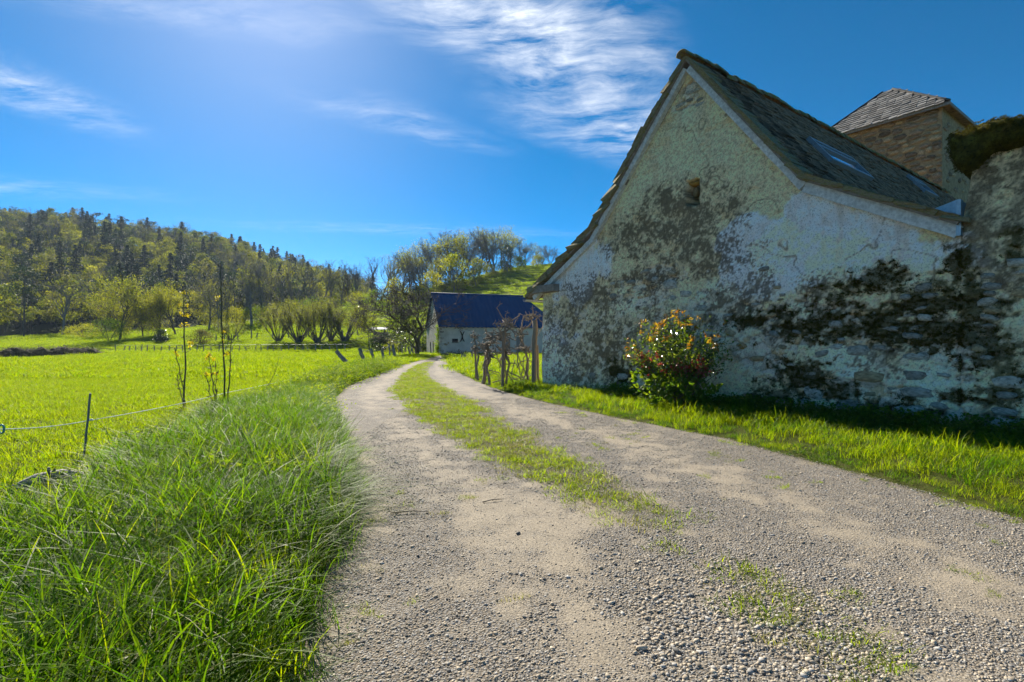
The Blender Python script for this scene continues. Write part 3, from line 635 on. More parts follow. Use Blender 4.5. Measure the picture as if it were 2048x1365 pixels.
# ---- roof
simple_mat('roof_slate', (0.058, 0.036, 0.021), (0.290, 0.185, 0.110), 4, 0.95, 0.9, 0.03, rnd=0.6, spec=.08)
def mossy_slate():
    n = NT('mossy_slate'); a = n.mix(n.rng(n.noise(6, 7, .7), .35, .65), (0.140, 0.112, 0.070), (0.340, 0.270, 0.170))
    a = n.mix(n.rng(n.noise(9, 6, .7), 0.50, 0.62), a, (0.210, 0.200, 0.030)); a = n.mix(n.rng(n.noise(17, 6, .7), .62, .72), a, (0.38, 0.36, 0.30))
    n.bsdf(a, 0.9, n.bump(n.noise(30, 8, .7), .8, .012), spec=.2); M['mossy_slate'] = n.m
mossy_slate()
simple_mat('zinc', (0.30, 0.33, 0.36), (0.48, 0.51, 0.54), 12, 0.45, 0.1, 0.005, metal=0.85)
LIFT = 0.17
def slope(points):           # polyline (s,v) from eave to ridge -> function of length: position, down-slope direction, outward normal
    pts = np.array(points, float); seg = np.diff(pts, axis=0); ln = np.hypot(seg[:, 0], seg[:, 1]); cum = np.concatenate([[0], np.cumsum(ln)])
    def at(t):
        i = min(max(int(np.searchsorted(cum, t, 'right') - 1), 0), len(ln) - 1); d = seg[i] / ln[i]
        p = pts[i] + d * (t - cum[i]); n = np.array([-d[1], d[0]]); n = n if n[1] > 0 else -n
        return p, -d, n
    return at, cum[-1]
def ext(a, b, k):            # b moved k metres further from a
    d = np.array(b) - np.array(a); return tuple(np.array(b) + d / np.hypot(*d) * k)
def lift(p, dz=LIFT): return (p[0], p[1] + dz)
RIDGE = (APEX[0], APEX[1] + 0.22)
right_pts = [lift(ext(K_R, E_R, 0.05)), lift(K_R), RIDGE]; left_pts = [lift(ext(K_L, E_L, 0.55), .22), lift(K_L, .26), RIDGE]
slab_m = []
for k in range(5):
    V = np.array([(x, y, z) for x in (-.5, .5) for y in (-.5, .5) for z in (-.5, .5)], float); V[:, :2] += RNG.normal(0, .055, (8, 2)); V[:, 2] += RNG.normal(0, .12, 8)
    slab_m.append((V, [[0,1,3,2],[4,6,7,5],[0,4,5,1],[2,3,7,6],[0,2,6,4],[1,5,7,3]]))
slate_me = [new_mesh('slate', V, [f], [M['roof_slate']], False) for V, f in slab_m]
verge_me = [new_mesh('verge_slate', V, [f], [M['mossy_slate']], False) for V, f in slab_m]
def frame_euler(ex, ey, ez): return Matrix((ex, ey, ez)).transposed().to_euler()
def lay_roof(points, e, wmin, wmax, n_parts, verge_parts=True, thick=0.026, side='right'):
    at, total = slope(points); rest = MB(); cnt = 0
    specs = []
    nrow = int(total / e)
    for r in range(nrow):
        t = e * (r + 0.5) + RNG.normal(0, .006); p, dn, nr = at(min(t, total - 0.03))
        x = -0.24 + RNG.uniform(-.03, .03); first = True
        while x < HOUSE_LEN + .2:
            w = RNG.uniform(wmin, wmax) * (1.5 if first else 1.0); specs.append((x + w / 2, w, p, dn, nr, first)); x += w + .006; first = False
    specs.sort(key=lambda q: q[0])
    for (x, w, p, dn, nr, first) in specs:
        tilt = 0.12 + RNG.normal(0, .06); th = thick * RNG.uniform(.8, 1.4) * (1.7 if first else 1)
        if first: tilt += RNG.normal(.03, .05)
        d3 = U * dn[0] + UP * dn[1]; n3 = U * nr[0] + UP * nr[1]
        d3, n3 = d3 * math.cos(tilt) + n3 * math.sin(tilt) * .7, n3 * math.cos(tilt) - d3 * math.sin(tilt) * .7
        d3 /= np.linalg.norm(d3); n3 = n3 - d3 * np.dot(n3, d3); n3 /= np.linalg.norm(n3); along = np.cross(n3, d3); yaw = RNG.normal(0, .08)
        d3, along = d3 * math.cos(yaw) + along * math.sin(yaw), along * math.cos(yaw) - d3 * math.sin(yaw)
        c = PL + U * p[0] + UP * p[1] + W * x + n3 * (0.03 + RNG.uniform(0, .012)) + d3 * RNG.normal(0, .012)
        if first and not verge_parts: pass
        if cnt < n_parts:
            me = (verge_me if first else slate_me)[RNG.integers(5)]
            o = obj('verge_slate' if first else 'slate', me, house, loc=c, scale=(e * 2.1, w, th)); o.rotation_euler = frame_euler(d3, along, n3); cnt += 1
        else:
            V, f = slab_m[RNG.integers(5)]
            rest.add(c + V[:, :1] * d3 * e * 2.1 + V[:, 1:2] * along * w + V[:, 2:] * n3 * th, [f], RNG.uniform())
    o = rest.build('slates', M['roof_slate'], house, False); tag(o, kind='stuff')
lay_roof(right_pts, 0.175, 0.19, 0.36, 250, thick=.04)
lay_roof(left_pts, 0.27, 0.34, 0.6, 60, thick=0.075, side='left')
mb = MB()
for pts in (right_pts, left_pts):
    at, tot = slope(pts)
    for a, b in zip(pts[:-1], pts[1:]):
        a3, b3 = gw(*a), gw(*b); nrm = np.cross(W, b3 - a3); nrm /= np.linalg.norm(nrm); nrm *= -1 if nrm[2] > 0 else 1
        f0, f1 = -W * .20, W * (HOUSE_LEN + .2)
        V = [a3 + f0, b3 + f0, b3 + f1, a3 + f1]; V += [p + nrm * .05 for p in V]
        mb.add(V, [[[0,1,2,3],[7,6,5,4],[0,4,5,1],[1,5,6,2],[2,6,7,3],[3,7,4,0]]])
mb.build('roof_deck', M['beam_wood'], house, False)
# ridge stones
rm = MB(); th = np.linspace(-.15, math.pi + .15, 9)
prof = np.stack([np.cos(th) * .15, np.sin(th) * .13], 1)
V = np.concatenate([np.stack([prof[:, 0] * k, np.full(9, y), prof[:, 1] * k], 1) for y, k in ((-.24, 1.0), (.24, .86))] + [np.stack([prof[:, 0] * k * .8, np.full(9, y), prof[:, 1] * k * .78], 1) for y, k in ((-.24, 1.0), (.24, .86))])
q = [[i, i + 1, 9 + i + 1, 9 + i] for i in range(8)] + [[18 + i + 1, 18 + i, 27 + i, 27 + i + 1] for i in range(8)] + [[i + 1, i, 18 + i, 18 + i + 1] for i in range(8)] + [[9 + i, 9 + i + 1, 27 + i + 1, 27 + i] for i in range(8)]
ridge_me = new_mesh('ridge_tile', V, [q], [M['mossy_slate']], True)
nr = int(HOUSE_LEN / .42)
for i in range(nr + 1):
    o = obj('ridge_tile', ridge_me, house, loc=gw(RIDGE[0], RIDGE[1] + .02 + RNG.normal(0, .012)) + W * (-.12 + i * .42)); o.rotation_euler = (RNG.normal(0, .05), RNG.normal(0, .05), math.atan2(W[1], W[0]) - math.pi / 2 + RNG.normal(0, .05)); o.scale = (RNG.uniform(.9, 1.15), 1, RNG.uniform(.85, 1.2))
# bargeboards: four long boards under the verge
def board(a, b, mat, depth=.20, off=.10, thick=.035, name='bargeboard', drop=0.0):
    a3, b3 = gw(a[0], a[1] - drop, off), gw(b[0], b[1] - drop, off); d = b3 - a3; L = np.linalg.norm(d); d /= L; nrm = np.cross(d, W); nrm *= 1 if nrm[2] > 0 else -1
    m = 14; t = np.linspace(0, 1, m); V = []
    for k in t:
        c = a3 + d * L * k; j = RNG.normal(0, .004, 4)
        V += [c + nrm * (.10 + j[0]) - W * thick, c - nrm * (depth - .10 + j[1]) - W * thick, c - nrm * (depth - .10 + j[1]) + W * .10, c + nrm * (.10 + j[0]) + W * .10]
    q = [[i * 4 + j, i * 4 + (j + 1) % 4, i * 4 + 4 + (j + 1) % 4, i * 4 + 4 + j] for i in range(m - 1) for j in range(4)] + [[0, 3, 2, 1], [4 * m - 4, 4 * m - 3, 4 * m - 2, 4 * m - 1]]
    return obj(name, new_mesh(name, V, [q], [mat], False), house)
tag(board(ext(K_R, E_R, .02), (K_R[0] + .02, K_R[1] - .01), M['board_wood'], .19), 'pale weathered lower bargeboard over the mossy corner')
board((K_R[0] - .01, K_R[1]), (APEX[0] + .03, APEX[1] - .03), M['board_wood'], .17, off=.103)
board((K_L[0] - .02, K_L[1]), (APEX[0] - .04, APEX[1] - .02), M['board_wood'], .14, off=.103)
board(ext(K_L, E_L, .30), (K_L[0], K_L[1] - .01), M['board_wood'], .15)
for a, b in ((K_L, APEX), (ext(K_L, E_L, .25), K_L)):          # tan batten under the pale board
    board(a, b, M['beam_wood'], .06, off=.05, name='batten', drop=.09)
# wall plate stub and gutter at the left eave
p0, p1 = sv(1066, 580), sv(1119, 578)
mb = MB(); c = (np.array(p0) + np.array(p1)) / 2; mb.box(gw(c[0], c[1], .10), U * (p1[0] - p0[0]) / 2, -W * .14, UP * .115, jit=.01); mb.build('wall_plate', M['beam_wood'], house, False)
ge = left_pts[0]; g0 = gw(ge[0] - .07, ge[1] - .10) - W * .28
th = np.linspace(math.pi, 2 * math.pi, 9); ring = np.stack([np.cos(th) * .085, np.sin(th) * .085], 1)
V = []
for x in (0, HOUSE_LEN + .3):
    for rr in (1, .9): V += [g0 + W * x + U * a * rr + UP * b * rr for a, b in ring]
q = [[i, i + 1, 18 + i + 1, 18 + i] for i in range(8)] + [[9 + i + 1, 9 + i, 27 + i, 27 + i + 1] for i in range(8)] + [[i + 1, i, 9 + i, 9 + i + 1] for i in range(8)] + [[0, 18, 27, 9], [8, 17, 35, 26]]
obj('gutter', new_mesh('gutter', V, [q], [M['zinc']], False), house)
# two roof windows in the right slope
def glass_mat():
    n = NT('window_glass'); b = n.bsdf((0.62, 0.78, 0.95), 0.06, spec=1.0, metal=0.95); M['window_glass'] = n.m
glass_mat()
def ray_slope(px, py, a, b):
    """where the pixel's ray meets the roof plane through the gable points a, b"""
    A = gw(*a); n = np.cross(W, gw(*b) - A); d = np.array([(px - 1024) / F, 1, (682 - py) / F]); o = np.array([0, 0, EYE])
    return o + d * (np.dot(n, A - o) / np.dot(n, d))
simple_mat('frame_grey', (0.20, 0.22, 0.24), (0.33, 0.35, 0.38), 20, 0.45, 0.1, .005)
def skylight(tl, br, a, b, width=None):
    p, q = ray_slope(*tl, a, b), ray_slope(*br, a, b); dn = gw(*a) - gw(*b); dn /= np.linalg.norm(dn); n = np.cross(W, dn); n *= 1 if n[2] > 0 else -1
    x0, x1 = np.dot(p, W), np.dot(q, W); t0, t1 = 0.0, np.dot(q - p, dn)
    if width: x1 = x0 + width
    w, h = x1 - x0, t1
    c = p + W * w / 2 + dn * h / 2 + n * .10
    mb = MB()
    for sgn in (-1, 1):
        mb.box(c + W * sgn * (w / 2 - .04), W * .045, dn * h / 2, n * .06); mb.box(c + dn * sgn * (h / 2 - .05), W * (w / 2 - .086), dn * .05, n * .055)
    fr = mb.build('skylight', M['frame_grey'], house, False)
    mb = MB(); mb.box(c - n * .01, W * (w / 2 - .085), dn * (h / 2 - .10), n * .012); mb.build('pane', M['window_glass'], fr, False)
    mb = MB(); mb.box(c - dn * (h * .22) + n * .02, W * (w / 2 - .085), dn * .05, n * .03); mb.build('sash_bar', M['frame_grey'], fr, False)
skylight((1608, 283), (1738, 366), lift(K_R), RIDGE)
skylight((1808, 355), (1870, 400), lift(K_R), RIDGE)
# zinc flashing where the roof meets the next wall
f0, f1, f2 = (gw(*sv(px, py, .02), .02) for px, py in ((1862, 420), (1917, 398), (1913, 427)))
mb = MB(); V = [f0, f2, f1, f0 + W * .9, f2 + W * .9, f1 + W * .9]; mb.add(V, [[[0, 1, 2], [5, 4, 3]], [[0, 3, 4, 1], [1, 4, 5, 2], [2, 5, 3, 0]]])
mb.build('flashing', M['zinc'], house, False)
a, b = gw(*sv(1919, 400, .08), .08), gw(*sv(1919, 472, .08), .08); mb = MB(); mb.box((a + b) / 2, U * .03, -W * .06, (a - b) / 2); mb.build('flashing_strip', M['zinc'], house, False)

# ------------------------------------------------------------------ the taller wall beside it with its moss-grown coping
lean = thing('outbuilding', 'lichen-stained outbuilding wall beside the house with thick mossy stone coping', 'outbuilding')
S2 = sv(1921, 600)[0]; S3 = S2 + 4.2
def lean_top(s): return np.interp(s, [S2, sv(1936, 400)[0], sv(1946, 345)[0], sv(1975, 300)[0], S3], [sv(1921, 470)[1], sv(1936, 400)[1], sv(1946, 345)[1], sv(1975, 300)[1], 5.0]) 
wall_grid('front_wall', S2, S3, lean_top, lean, base=0.05)
mb = MB(); plain_wall(mb, gw(S2 + .55, 0, 0) + W * .25, gw(S2 + .55, 0, 0) + W * 5, 4.0, 4.0, .4); mb.build('side_wall', M['plain_plaster'], lean, False)
strew_stones(lean, [(1960, 640, 50, 90, 9, .2, .5), (1990, 800, 60, 60, 8, .25, .8), (2010, 560, 50, 60, 5, .15, .4)], S2, S3, .05)
def coping():
    """a rough overhanging slab of stones grown over with moss, rising to the right"""
    ns, nr = 70, 26; V = []; s0, s1 = sv(1889, 300, .3)[0], S3 + .3
    for i in range(ns):
        s = s0 + (s1 - s0) * i / (ns - 1); k = min(1, (s - s0) / .12 + .15)
        top = float(np.interp(s, [s0, sv(1960, 243, .3)[0], sv(2048, 226, .3)[0], s1], [sv(1889, 268, .3)[1], sv(1960, 243, .3)[1], sv(2048, 226, .3)[1], 5.35]))
        bot = float(np.interp(s, [s0, sv(1918, 345, .3)[0], sv(1950, 330, .3)[0], sv(1985, 300, .3)[0], s1], [sv(1889, 285, .3)[1], sv(1918, 345, .3)[1], sv(1950, 330, .3)[1], sv(1985, 300, .3)[1], 4.75]))
        for j in range(nr):
            a = 2 * math.pi * j / nr; ca, sa = math.cos(a), math.sin(a); e = .55
            d = 0.34 * math.copysign(abs(ca) ** e, ca) - .05; h = (top + bot) / 2 + (top - bot) / 2 * math.copysign(abs(sa) ** e, sa)
            V.append(gw(s, h, d * (1 if d > 0 else 3.5)))
    V = np.array(V).reshape(ns, nr, 3); nz = (fbm(V[..., 0] * 3.2, V[..., 1] * 3.2, V[..., 2] * 3.2, 5, .6) - .5); cen = V.mean(1, keepdims=True); dd = V - cen; V = V + dd / (np.linalg.norm(dd, axis=2, keepdims=True) + 1e-6) * nz[..., None] * .42
    V[0] = cen[0] + (V[0] - cen[0]) * .45
    i = np.arange(ns - 1)[:, None] * nr; j = np.arange(nr)[None, :]; k = (j + 1) % nr
    q = np.stack([i + j, i + k, i + nr + k, i + nr + j], -1).reshape(-1, 4)
    t = [[ns * nr, (j_ + 1) % nr, j_] for j_ in range(nr)]
    return np.concatenate([V.reshape(-1, 3), cen[0]]), [q, t]
CV, CF = coping()
def moss_ground():
    n = NT('moss_bed'); c = n.mix(n.rng(n.noise(5, 7, .7), .35, .65), (0.055, 0.048, 0.014), (0.185, 0.165, 0.026)); c = n.mix(n.rng(n.noise(24, 5, .7), .5, .7), c, (0.015, 0.013, 0.008))
    n.bsdf(c, 0.95, n.bump(n.noise(30, 8, .8), 1.0, .05), spec=.1); M['moss_bed'] = n.m
moss_ground()
cop = obj('coping', new_mesh('coping', CV, CF, [M['moss_bed']], True), lean)
tuft_me = [blades('moss_tuft', M['moss'], 34, .028, .018, .045, .006, .011, (.1, .6), 2, .5) for _ in range(3)]
def moss_on_wall(parent, s0, s1, top, base, n):
    s = RNG.uniform(s0, s1, n); v = RNG.uniform(0.0, 5.2, n); ok = v < top(s) - .1; s, v = s[ok], v[ok]
    f = wall_fields(s, v); d, _, _ = wall_shape(s, v, f); ok = RNG.uniform(0, 1, len(s)) < f['moss'] * 0.9; s, v, d = s[ok], v[ok], d[ok]
    rz = np.full(len(s), WALL_RZ); rot = np.stack([np.full(len(s), R(62)) + RNG.normal(0, .3, len(s)), RNG.normal(0, .35, len(s)), rz + RNG.normal(0, .2, len(s))], 1)
    tag(scatter('moss', gw(s, v, d + base - .004), rot, RNG.uniform(.7, 1.7, len(s)), tuft_me, parent), kind='stuff')
moss_on_wall(house, 3.0, S_END, gable_top, 0.0, 34000)
moss_on_wall(lean, S2, S3, lean_top, 0.05, 9000)
ci = RNG.integers(0, len(CV) - 1, 9000); cp = CV[ci] + RNG.normal(0, .025, (len(ci), 3)); cmid = CV.reshape(-1, 3).mean(0)
dirs = cp - np.array([cp[:, 0], cp[:, 1], np.full(len(cp), 0)]).T * 0 - gw(*(lambda a: (a @ U - PL @ U, np.full(len(a), 4.6)))(cp), 0.0); dirs /= np.linalg.norm(dirs, axis=1)[:, None] + 1e-6
rot = np.array([Vector(d).to_track_quat('Z', 'Y').to_euler() for d in dirs])
scatter('moss', cp, rot, RNG.uniform(.35, .8, len(cp)), tuft_me, lean)

# ------------------------------------------------------------------ the stone tower behind
tower = thing('stone_tower', 'square rubble stone tower with slate hipped roof rising behind the house', 'tower')
TB = gw(APEX[0], 0) + W * 22.0                     # on the tower's front plane, in line with the ridge
t1, t0 = -0.96, -6.6; TE = 13.3; TW = 7.0
simple_mat('ochre_mortar', (0.220, 0.140, 0.065), (0.480, 0.350, 0.190), 5, 0.95, 0.8, .03)
c = TB + U * (t0 + t1) / 2 + W * TW / 2; mb = MB(); mb.box(c + UP * TE / 2, U * (t1 - t0) / 2, W * TW / 2, UP * TE / 2); mb.build('wall', M['ochre_mortar'], tower, False)
simple_mat('tower_stone', (0.085, 0.062, 0.042), (0.400, 0.285, 0.175), 4, 0.9, 0.9, 0.03, rnd=.5)
tstones = [stone_mesh('stone', RNG, M['tower_stone'], RNG.integers(7, 11)) for _ in range(4)]
k = 0; y = 8.1
while y < TE - .1 and k < 230:
    h = RNG.uniform(.20, .36); x = t0 + .1 + RNG.uniform(0, .2)
    while x < t1 - .1 and k < 230:
        w = RNG.uniform(.28, .75); w = min(w, t1 - x)
        if w > .15:
            o = obj('stone', (ochres if RNG.uniform() < .3 else tstones)[RNG.integers(4)], tower, loc=TB + U * (x + w / 2) + UP * (y + h / 2 + RNG.normal(0, .035)) + W * .0, scale=(w * .96, .11, h * RNG.uniform(.72, .95))); o.rotation_euler = (0, RNG.normal(0, .10), WALL_RZ); k += 1
        x += w + .03
    y += h
for k in range(64):
    w, h = RNG.uniform(.3, .7), RNG.uniform(.18, .32); o = obj('stone', (ochres if RNG.uniform() < .3 else tstones)[RNG.integers(4)], tower, loc=TB + U * (t1 - .02) + W * RNG.uniform(.3, TW - .3) + UP * RNG.uniform(9.5, TE - .3), scale=(w, .09, h)); o.rotation_euler = (0, RNG.normal(0, .1), WALL_RZ + math.pi / 2)
simple_mat('dark_ridge', (0.035, 0.033, 0.032), (0.09, 0.085, 0.08), 6, .9, .4, .02, spec=.1)
ov = .38
cor = [c + U * a * ((t1 - t0) / 2 + ov) + W * b * (TW / 2 + ov) + UP * (TE + .02) for a, b in ((-1, -1), (1, -1), (1, 1), (-1, 1))]; top = c + UP * (TE + 2.75) - U * .35 - W * .9
mb = MB(); mb.add(cor + [top - U * .25, top + U * .25], [[[0, 1, 5, 4], [2, 3, 4, 5], [3, 2, 1, 0]], [[1, 2, 5], [3, 0, 4]]]); mb.build('roof', M['roof_slate'], tower, False)
simple_mat('grey_slate', (0.060, 0.056, 0.052), (0.230, 0.215, 0.195), 3, 0.7, 0.6, .02, rnd=.6)
gs_me = [new_mesh('slate', V, [f], [M['grey_slate']], False) for V, f in slab_m]
A, B, T0 = cor[0], cor[1], (top - U * .25); T1 = top + U * .25
upv = (T0 + T1) / 2 - (A + B) / 2; Ls = np.linalg.norm(upv); dn = -upv / Ls; n3 = np.cross(U, upv); n3 /= np.linalg.norm(n3); n3 *= 1 if n3[2] > 0 else -1
rows = 15
for r in range(rows):
    f = (r + .5) / rows; a = A + (T0 - A) * f; b = B + (T1 - B) * f; wd = np.linalg.norm(b - a); m = max(2, int(wd / .38)); off = (r % 2) * .5
    for i in range(m):
        cc = a + (b - a) * min(1, max(0, (i + .25 + off) / m)) ; tl = .13 + RNG.normal(0, .03); d3 = dn * math.cos(tl) + n3 * math.sin(tl); nn = n3 * math.cos(tl) - dn * math.sin(tl)
        o = obj('slate', gs_me[RNG.integers(5)], tower, loc=cc + nn * .035, scale=(Ls / rows * 1.75, wd / m * .97, .05)); yaw = RNG.normal(0, .04); dd = d3 * math.cos(yaw) + U * math.sin(yaw); al = np.cross(nn, dd); o.rotation_euler = frame_euler(dd, al, nn)
mb = MB()
for a, b in ((cor[0], cor[1]), (cor[1], cor[2])):
    d = b - a; L = np.linalg.norm(d); d /= L; mb.box((a + b) / 2 - UP * .06, d * (L / 2), np.cross(d, UP) * .03, UP * .07)
mb.build('eaves_board', M['post_wood'], tower, False)
for a, b in ((cor[1], T1), (cor[0], T0)):
    mb = MB(); n = 9; pts = [a + (b - a) * t + UP * .07 for t in np.linspace(0, 1, n)]; mb.tube(pts, [.07] * n, 6); mb.build('hip_ridge', M['dark_ridge'], tower)
# ------------------------------------------------------------------ the barn with the blue roof
BTH = R(20); BU = np.array([math.cos(BTH), math.sin(BTH), 0]); BW = np.array([-math.sin(BTH), math.cos(BTH), 0])
b0 = np.array([*gpt(879, 711.5), 0.0]) ; BL, BD, BE, BR_ = 14.6, 7.6, 3.25, 7.1
barn = thing('blue_roofed_barn', 'long barn with deep blue corrugated roof and pale plastered walls at track end', 'barn')
def bw_(a, b, z): return b0 + BU * a + BW * b + UP * z
simple_mat('barn_plaster', (0.46, 0.43, 0.36), (0.72, 0.68, 0.58), 0.8, 0.92, 0.5, .02)
simple_mat('barn_stone', (0.26, 0.24, 0.20), (0.46, 0.43, 0.37), 3, 0.92, 0.6, .03)
n = NT('blue_sheet'); wv = n.rng(n.noise(0.7, 5), .3, .7); n.bsdf(n.mix(wv, (0.002, 0.046, 0.135), (0.004, 0.062, 0.170)), 0.62, spec=0.25); M['blue_sheet'] = n.m
mb = MB(); th = .5
mb.box(bw_(BL / 2, th / 2, BE / 2 - .1), BU * BL / 2, BW * th / 2, UP * (BE / 2 + .1)); fw = mb.build('front_wall', M['barn_plaster'], barn, False)
mb = MB(); mb.box(bw_(BL / 2, BD - th / 2, BE / 2 - .1), BU * BL / 2, BW * th / 2, UP * (BE / 2 + .1)); mb.build('rear_wall', M['barn_stone'], barn, False)
for a, nm in ((0.0, 'gable_wall'), (BL - th, 'end_wall')):
    mb = MB(); P0 = [(th, -.2), (BD - th, -.2), (BD - th, BE), (BD / 2, BR_ - .25 if a == 0 else BE + .6), (th, BE)]
    V = [bw_(a + .003, y, z) for y, z in P0] + [bw_(a + th, y, z) for y, z in P0]; mb.add(V, [[[0, 4, 3], [0, 3, 2], [0, 2, 1], [5, 8, 9], [5, 7, 8], [5, 6, 7]], [[0, 1, 6, 5], [1, 2, 7, 6], [2, 3, 8, 7], [3, 4, 9, 8], [4, 0, 5, 9]]]); mb.build(nm, M['barn_stone'], barn, False)
def barn_roof():
    """corrugated sheets: front and back slopes and a hip at the far end"""
    ov = .25; n = 150; zr, ze = BR_, BE - .12; xs = np.linspace(-.15, BL + .2, n); hip = 3.4
    ridge_end = BL - hip; V = []; q = []
    for side in (0, 1):
        base = len(V)
        for x in xs:
            c = .03 * math.cos(x * 2 * math.pi / .5 * 1.0)
            y0 = -ov if side == 0 else BD + ov
            if x <= ridge_end: yt, zt = BD / 2, zr
            else:
                k = (x - ridge_end) / (BL + .2 - ridge_end); yt = BD / 2 + (y0 - BD / 2) * k; zt = zr + (ze - zr) * k
            for t in (0, .5, 1.0): V.append(bw_(x, y0 + (yt - y0) * t, ze + (zt - ze) * t + c + (.0 if t else 0)))
        for i in range(n - 1):
            for j in range(2): q.append([base + i * 3 + j, base + (i + 1) * 3 + j, base + (i + 1) * 3 + j + 1, base + i * 3 + j + 1])
    e = len(V); V += [bw_(BL + .2, -ov, ze), bw_(BL + .2, BD + ov, ze), bw_(ridge_end, BD / 2, zr)]
    o = obj('roof', new_mesh('roof', V, [q, [[e, e + 1, e + 2]]], [M['blue_sheet']], False), barn)
    md = o.modifiers.new('thick', 'SOLIDIFY'); md.thickness = .05; md.offset = -1
    mb = MB(); mb.tube([bw_(-.2, BD / 2, zr + .02), bw_(ridge_end, BD / 2, zr + .02)], .10, 8); mb.build('ridge_cap', M['blue_sheet'], o)
barn_roof()
simple_mat('dark_opening', (0.012, 0.012, 0.012), (0.03, 0.028, 0.025), 5, 0.9, 0)
simple_mat('brick_patch', (0.20, 0.09, 0.06), (0.34, 0.18, 0.13), 8, 0.9, .5)
simple_mat('rust_iron', (0.03, 0.022, 0.018), (0.07, 0.045, 0.03), 14, 0.8, .3)
def on_front(px, py, off=0.0):
    """barn-front coordinates of a pixel"""
    d = np.array([(px - 1024) / F, 1, (682 - py) / F]); o = np.array([0, 0, EYE]); k = np.dot(BW, b0 - BW * off - o) / np.dot(BW, d); p = o + d * k
    return np.dot(p - b0, BU), p[2]
a, z = on_front(910, 681)
mb = MB(); mb.box(bw_(a, .0, z), BU * .32, BW * .04, UP * .20); wn = mb.build('window', M['dark_opening'], barn, False)
mb = MB(); mb.box(bw_(a, -.03, z - .24), BU * .4, BW * .06, UP * .035); mb.build('sill', M['barn_stone'], wn, False)
a, z = on_front(924.5, 673)
mb = MB()
for sgn in (-1, 1):
    t = np.linspace(-1, 1, 9); pts = [bw_(a + sgn * (.10 + .22 * abs(k) ** 2) - sgn * .09, -.04, z + k * .55) for k in t]; mb.tube(pts, .05, 6)
mb.build('iron_tie', M['rust_iron'], barn)
for px, py, w, h in ((892, 689, .5, .28), (897, 686, .25, .2)):
    a, z = on_front(px, py); o = obj('stone', ochres[2], barn, loc=bw_(a, .03, z), scale=(w, .06, h)); o.rotation_euler = (0, .1, BTH)
for px, w, h0, h1 in ((1012, .5, 0, 2.0), (1040, .45, 0.0, 2.1)):
    a, _ = on_front(px, 690); mb = MB(); mb.box(bw_(a, -.01, (h0 + h1) / 2), BU * w, BW * .03, UP * (h1 - h0) / 2); mb.build('door', M['post_wood'], barn, False)
for i in range(9):                                      # quoins at the near corner
    w = .55 if i % 2 else .34; o = obj('quoin', stones[i % 7], barn, loc=bw_(w / 2 - .02, .04, .2 + i * .34), scale=(w, .07, .32)); o.rotation_euler = (0, RNG.normal(0, .04), BTH)
# ivy on the barn's near gable and dark ivy beneath it
def ivy(name, centers, radii, n, size, mat, parent=None):
    C = np.concatenate([np.asarray(c) + RNG.normal(0, 1, (n, 3)) * np.asarray(r) for c, r in zip(centers, radii)]); V, q, t = leaf_quads(C, size, RNG); mb = MB(); mb.add(V, [q], t); return mb.build(name, mat, parent, False)
ivy('ivy', [bw_(-.08, .5, 1.6), bw_(-.08, .4, 2.6), bw_(-.08, 1.0, .8), bw_(-.1, .4, .5)], [(.12, .3, .7), (.12, .2, .5), (.15, .5, .4), (.2, .3, .4)], 350, .14, M['weed_leaf'], barn)
ivy('ivy', [bw_(1.2, -.25, .2), bw_(2.6, -.25, .25), bw_(4.0, -.25, .2), bw_(5.4, -.2, .15)], [(.6, .15, .14), (.6, .15, .18), (.6, .15, .14), (.6, .15, .1)], 260, .14, M['evergreen_leaf'], barn)
# the little pale shed roof behind the bushes
sh = thing('field_shed', 'small low shed with pale metal roof half hidden behind dark bushes', 'shed'); q0 = P(758, 690, 82); q0.z = float(G(q0.x, q0.y))
simple_mat('pale_sheet', (0.30, 0.31, 0.32), (0.42, 0.43, 0.44), 6, 0.8, .1, .01)
mb = MB(); mb.box(np.array(q0) + np.array([0, 0, 1.55]), np.array([1.3, .15, 0]), np.array([-.1, 1.2, .2]), np.array([0, 0, .04])); mb.build('roof', M['pale_sheet'], sh, False)
for sx in (-1.1, 1.1):
    for sy in (-1.1, 1.1):
        mb = MB(); mb.tube([np.array(q0) + np.array([sx, sy, -.2]), np.array(q0) + np.array([sx, sy, 1.5])], .07, 6); mb.build('post', M['post_wood'], sh)
mb = MB(); mb.box(np.array(q0) + np.array([0, 1.3, .7]), np.array([1.15, 0.1, 0]), np.array([0, .04, 0]), np.array([0, 0, .25])); mb.build('wall', M['post_wood'], sh, False)

# ------------------------------------------------------------------ trees
def tubes_mesh(segs, n):
    """segs: p0, p1 (m,3), r0, r1 -> vertices and quads of m n-sided prisms"""
    p0, p1, r0, r1 = segs; d = p1 - p0; d /= np.linalg.norm(d, axis=1)[:, None] + 1e-9
    a = np.where(np.abs(d[:, 2:3]) < .9, np.array([[0, 0, 1.0]]), np.array([[1.0, 0, 0]])); a = np.cross(a, d); a /= np.linalg.norm(a, axis=1)[:, None] + 1e-9; b = np.cross(d, a)
    th = np.arange(n) * 2 * math.pi / n; ring = np.cos(th)[None, :, None] * a[:, None, :] + np.sin(th)[None, :, None] * b[:, None, :]
    V = np.concatenate([p0[:, None] + ring * r0[:, None, None], p1[:, None] + ring * r1[:, None, None]], 1)
    m = len(p0); i = np.arange(m)[:, None] * 2 * n; j = np.arange(n)[None, :]; k = (j + 1) % n
    return V.reshape(-1, 3), np.stack([i + j, i + k, i + n + k, i + n + j], -1).reshape(-1, 4)
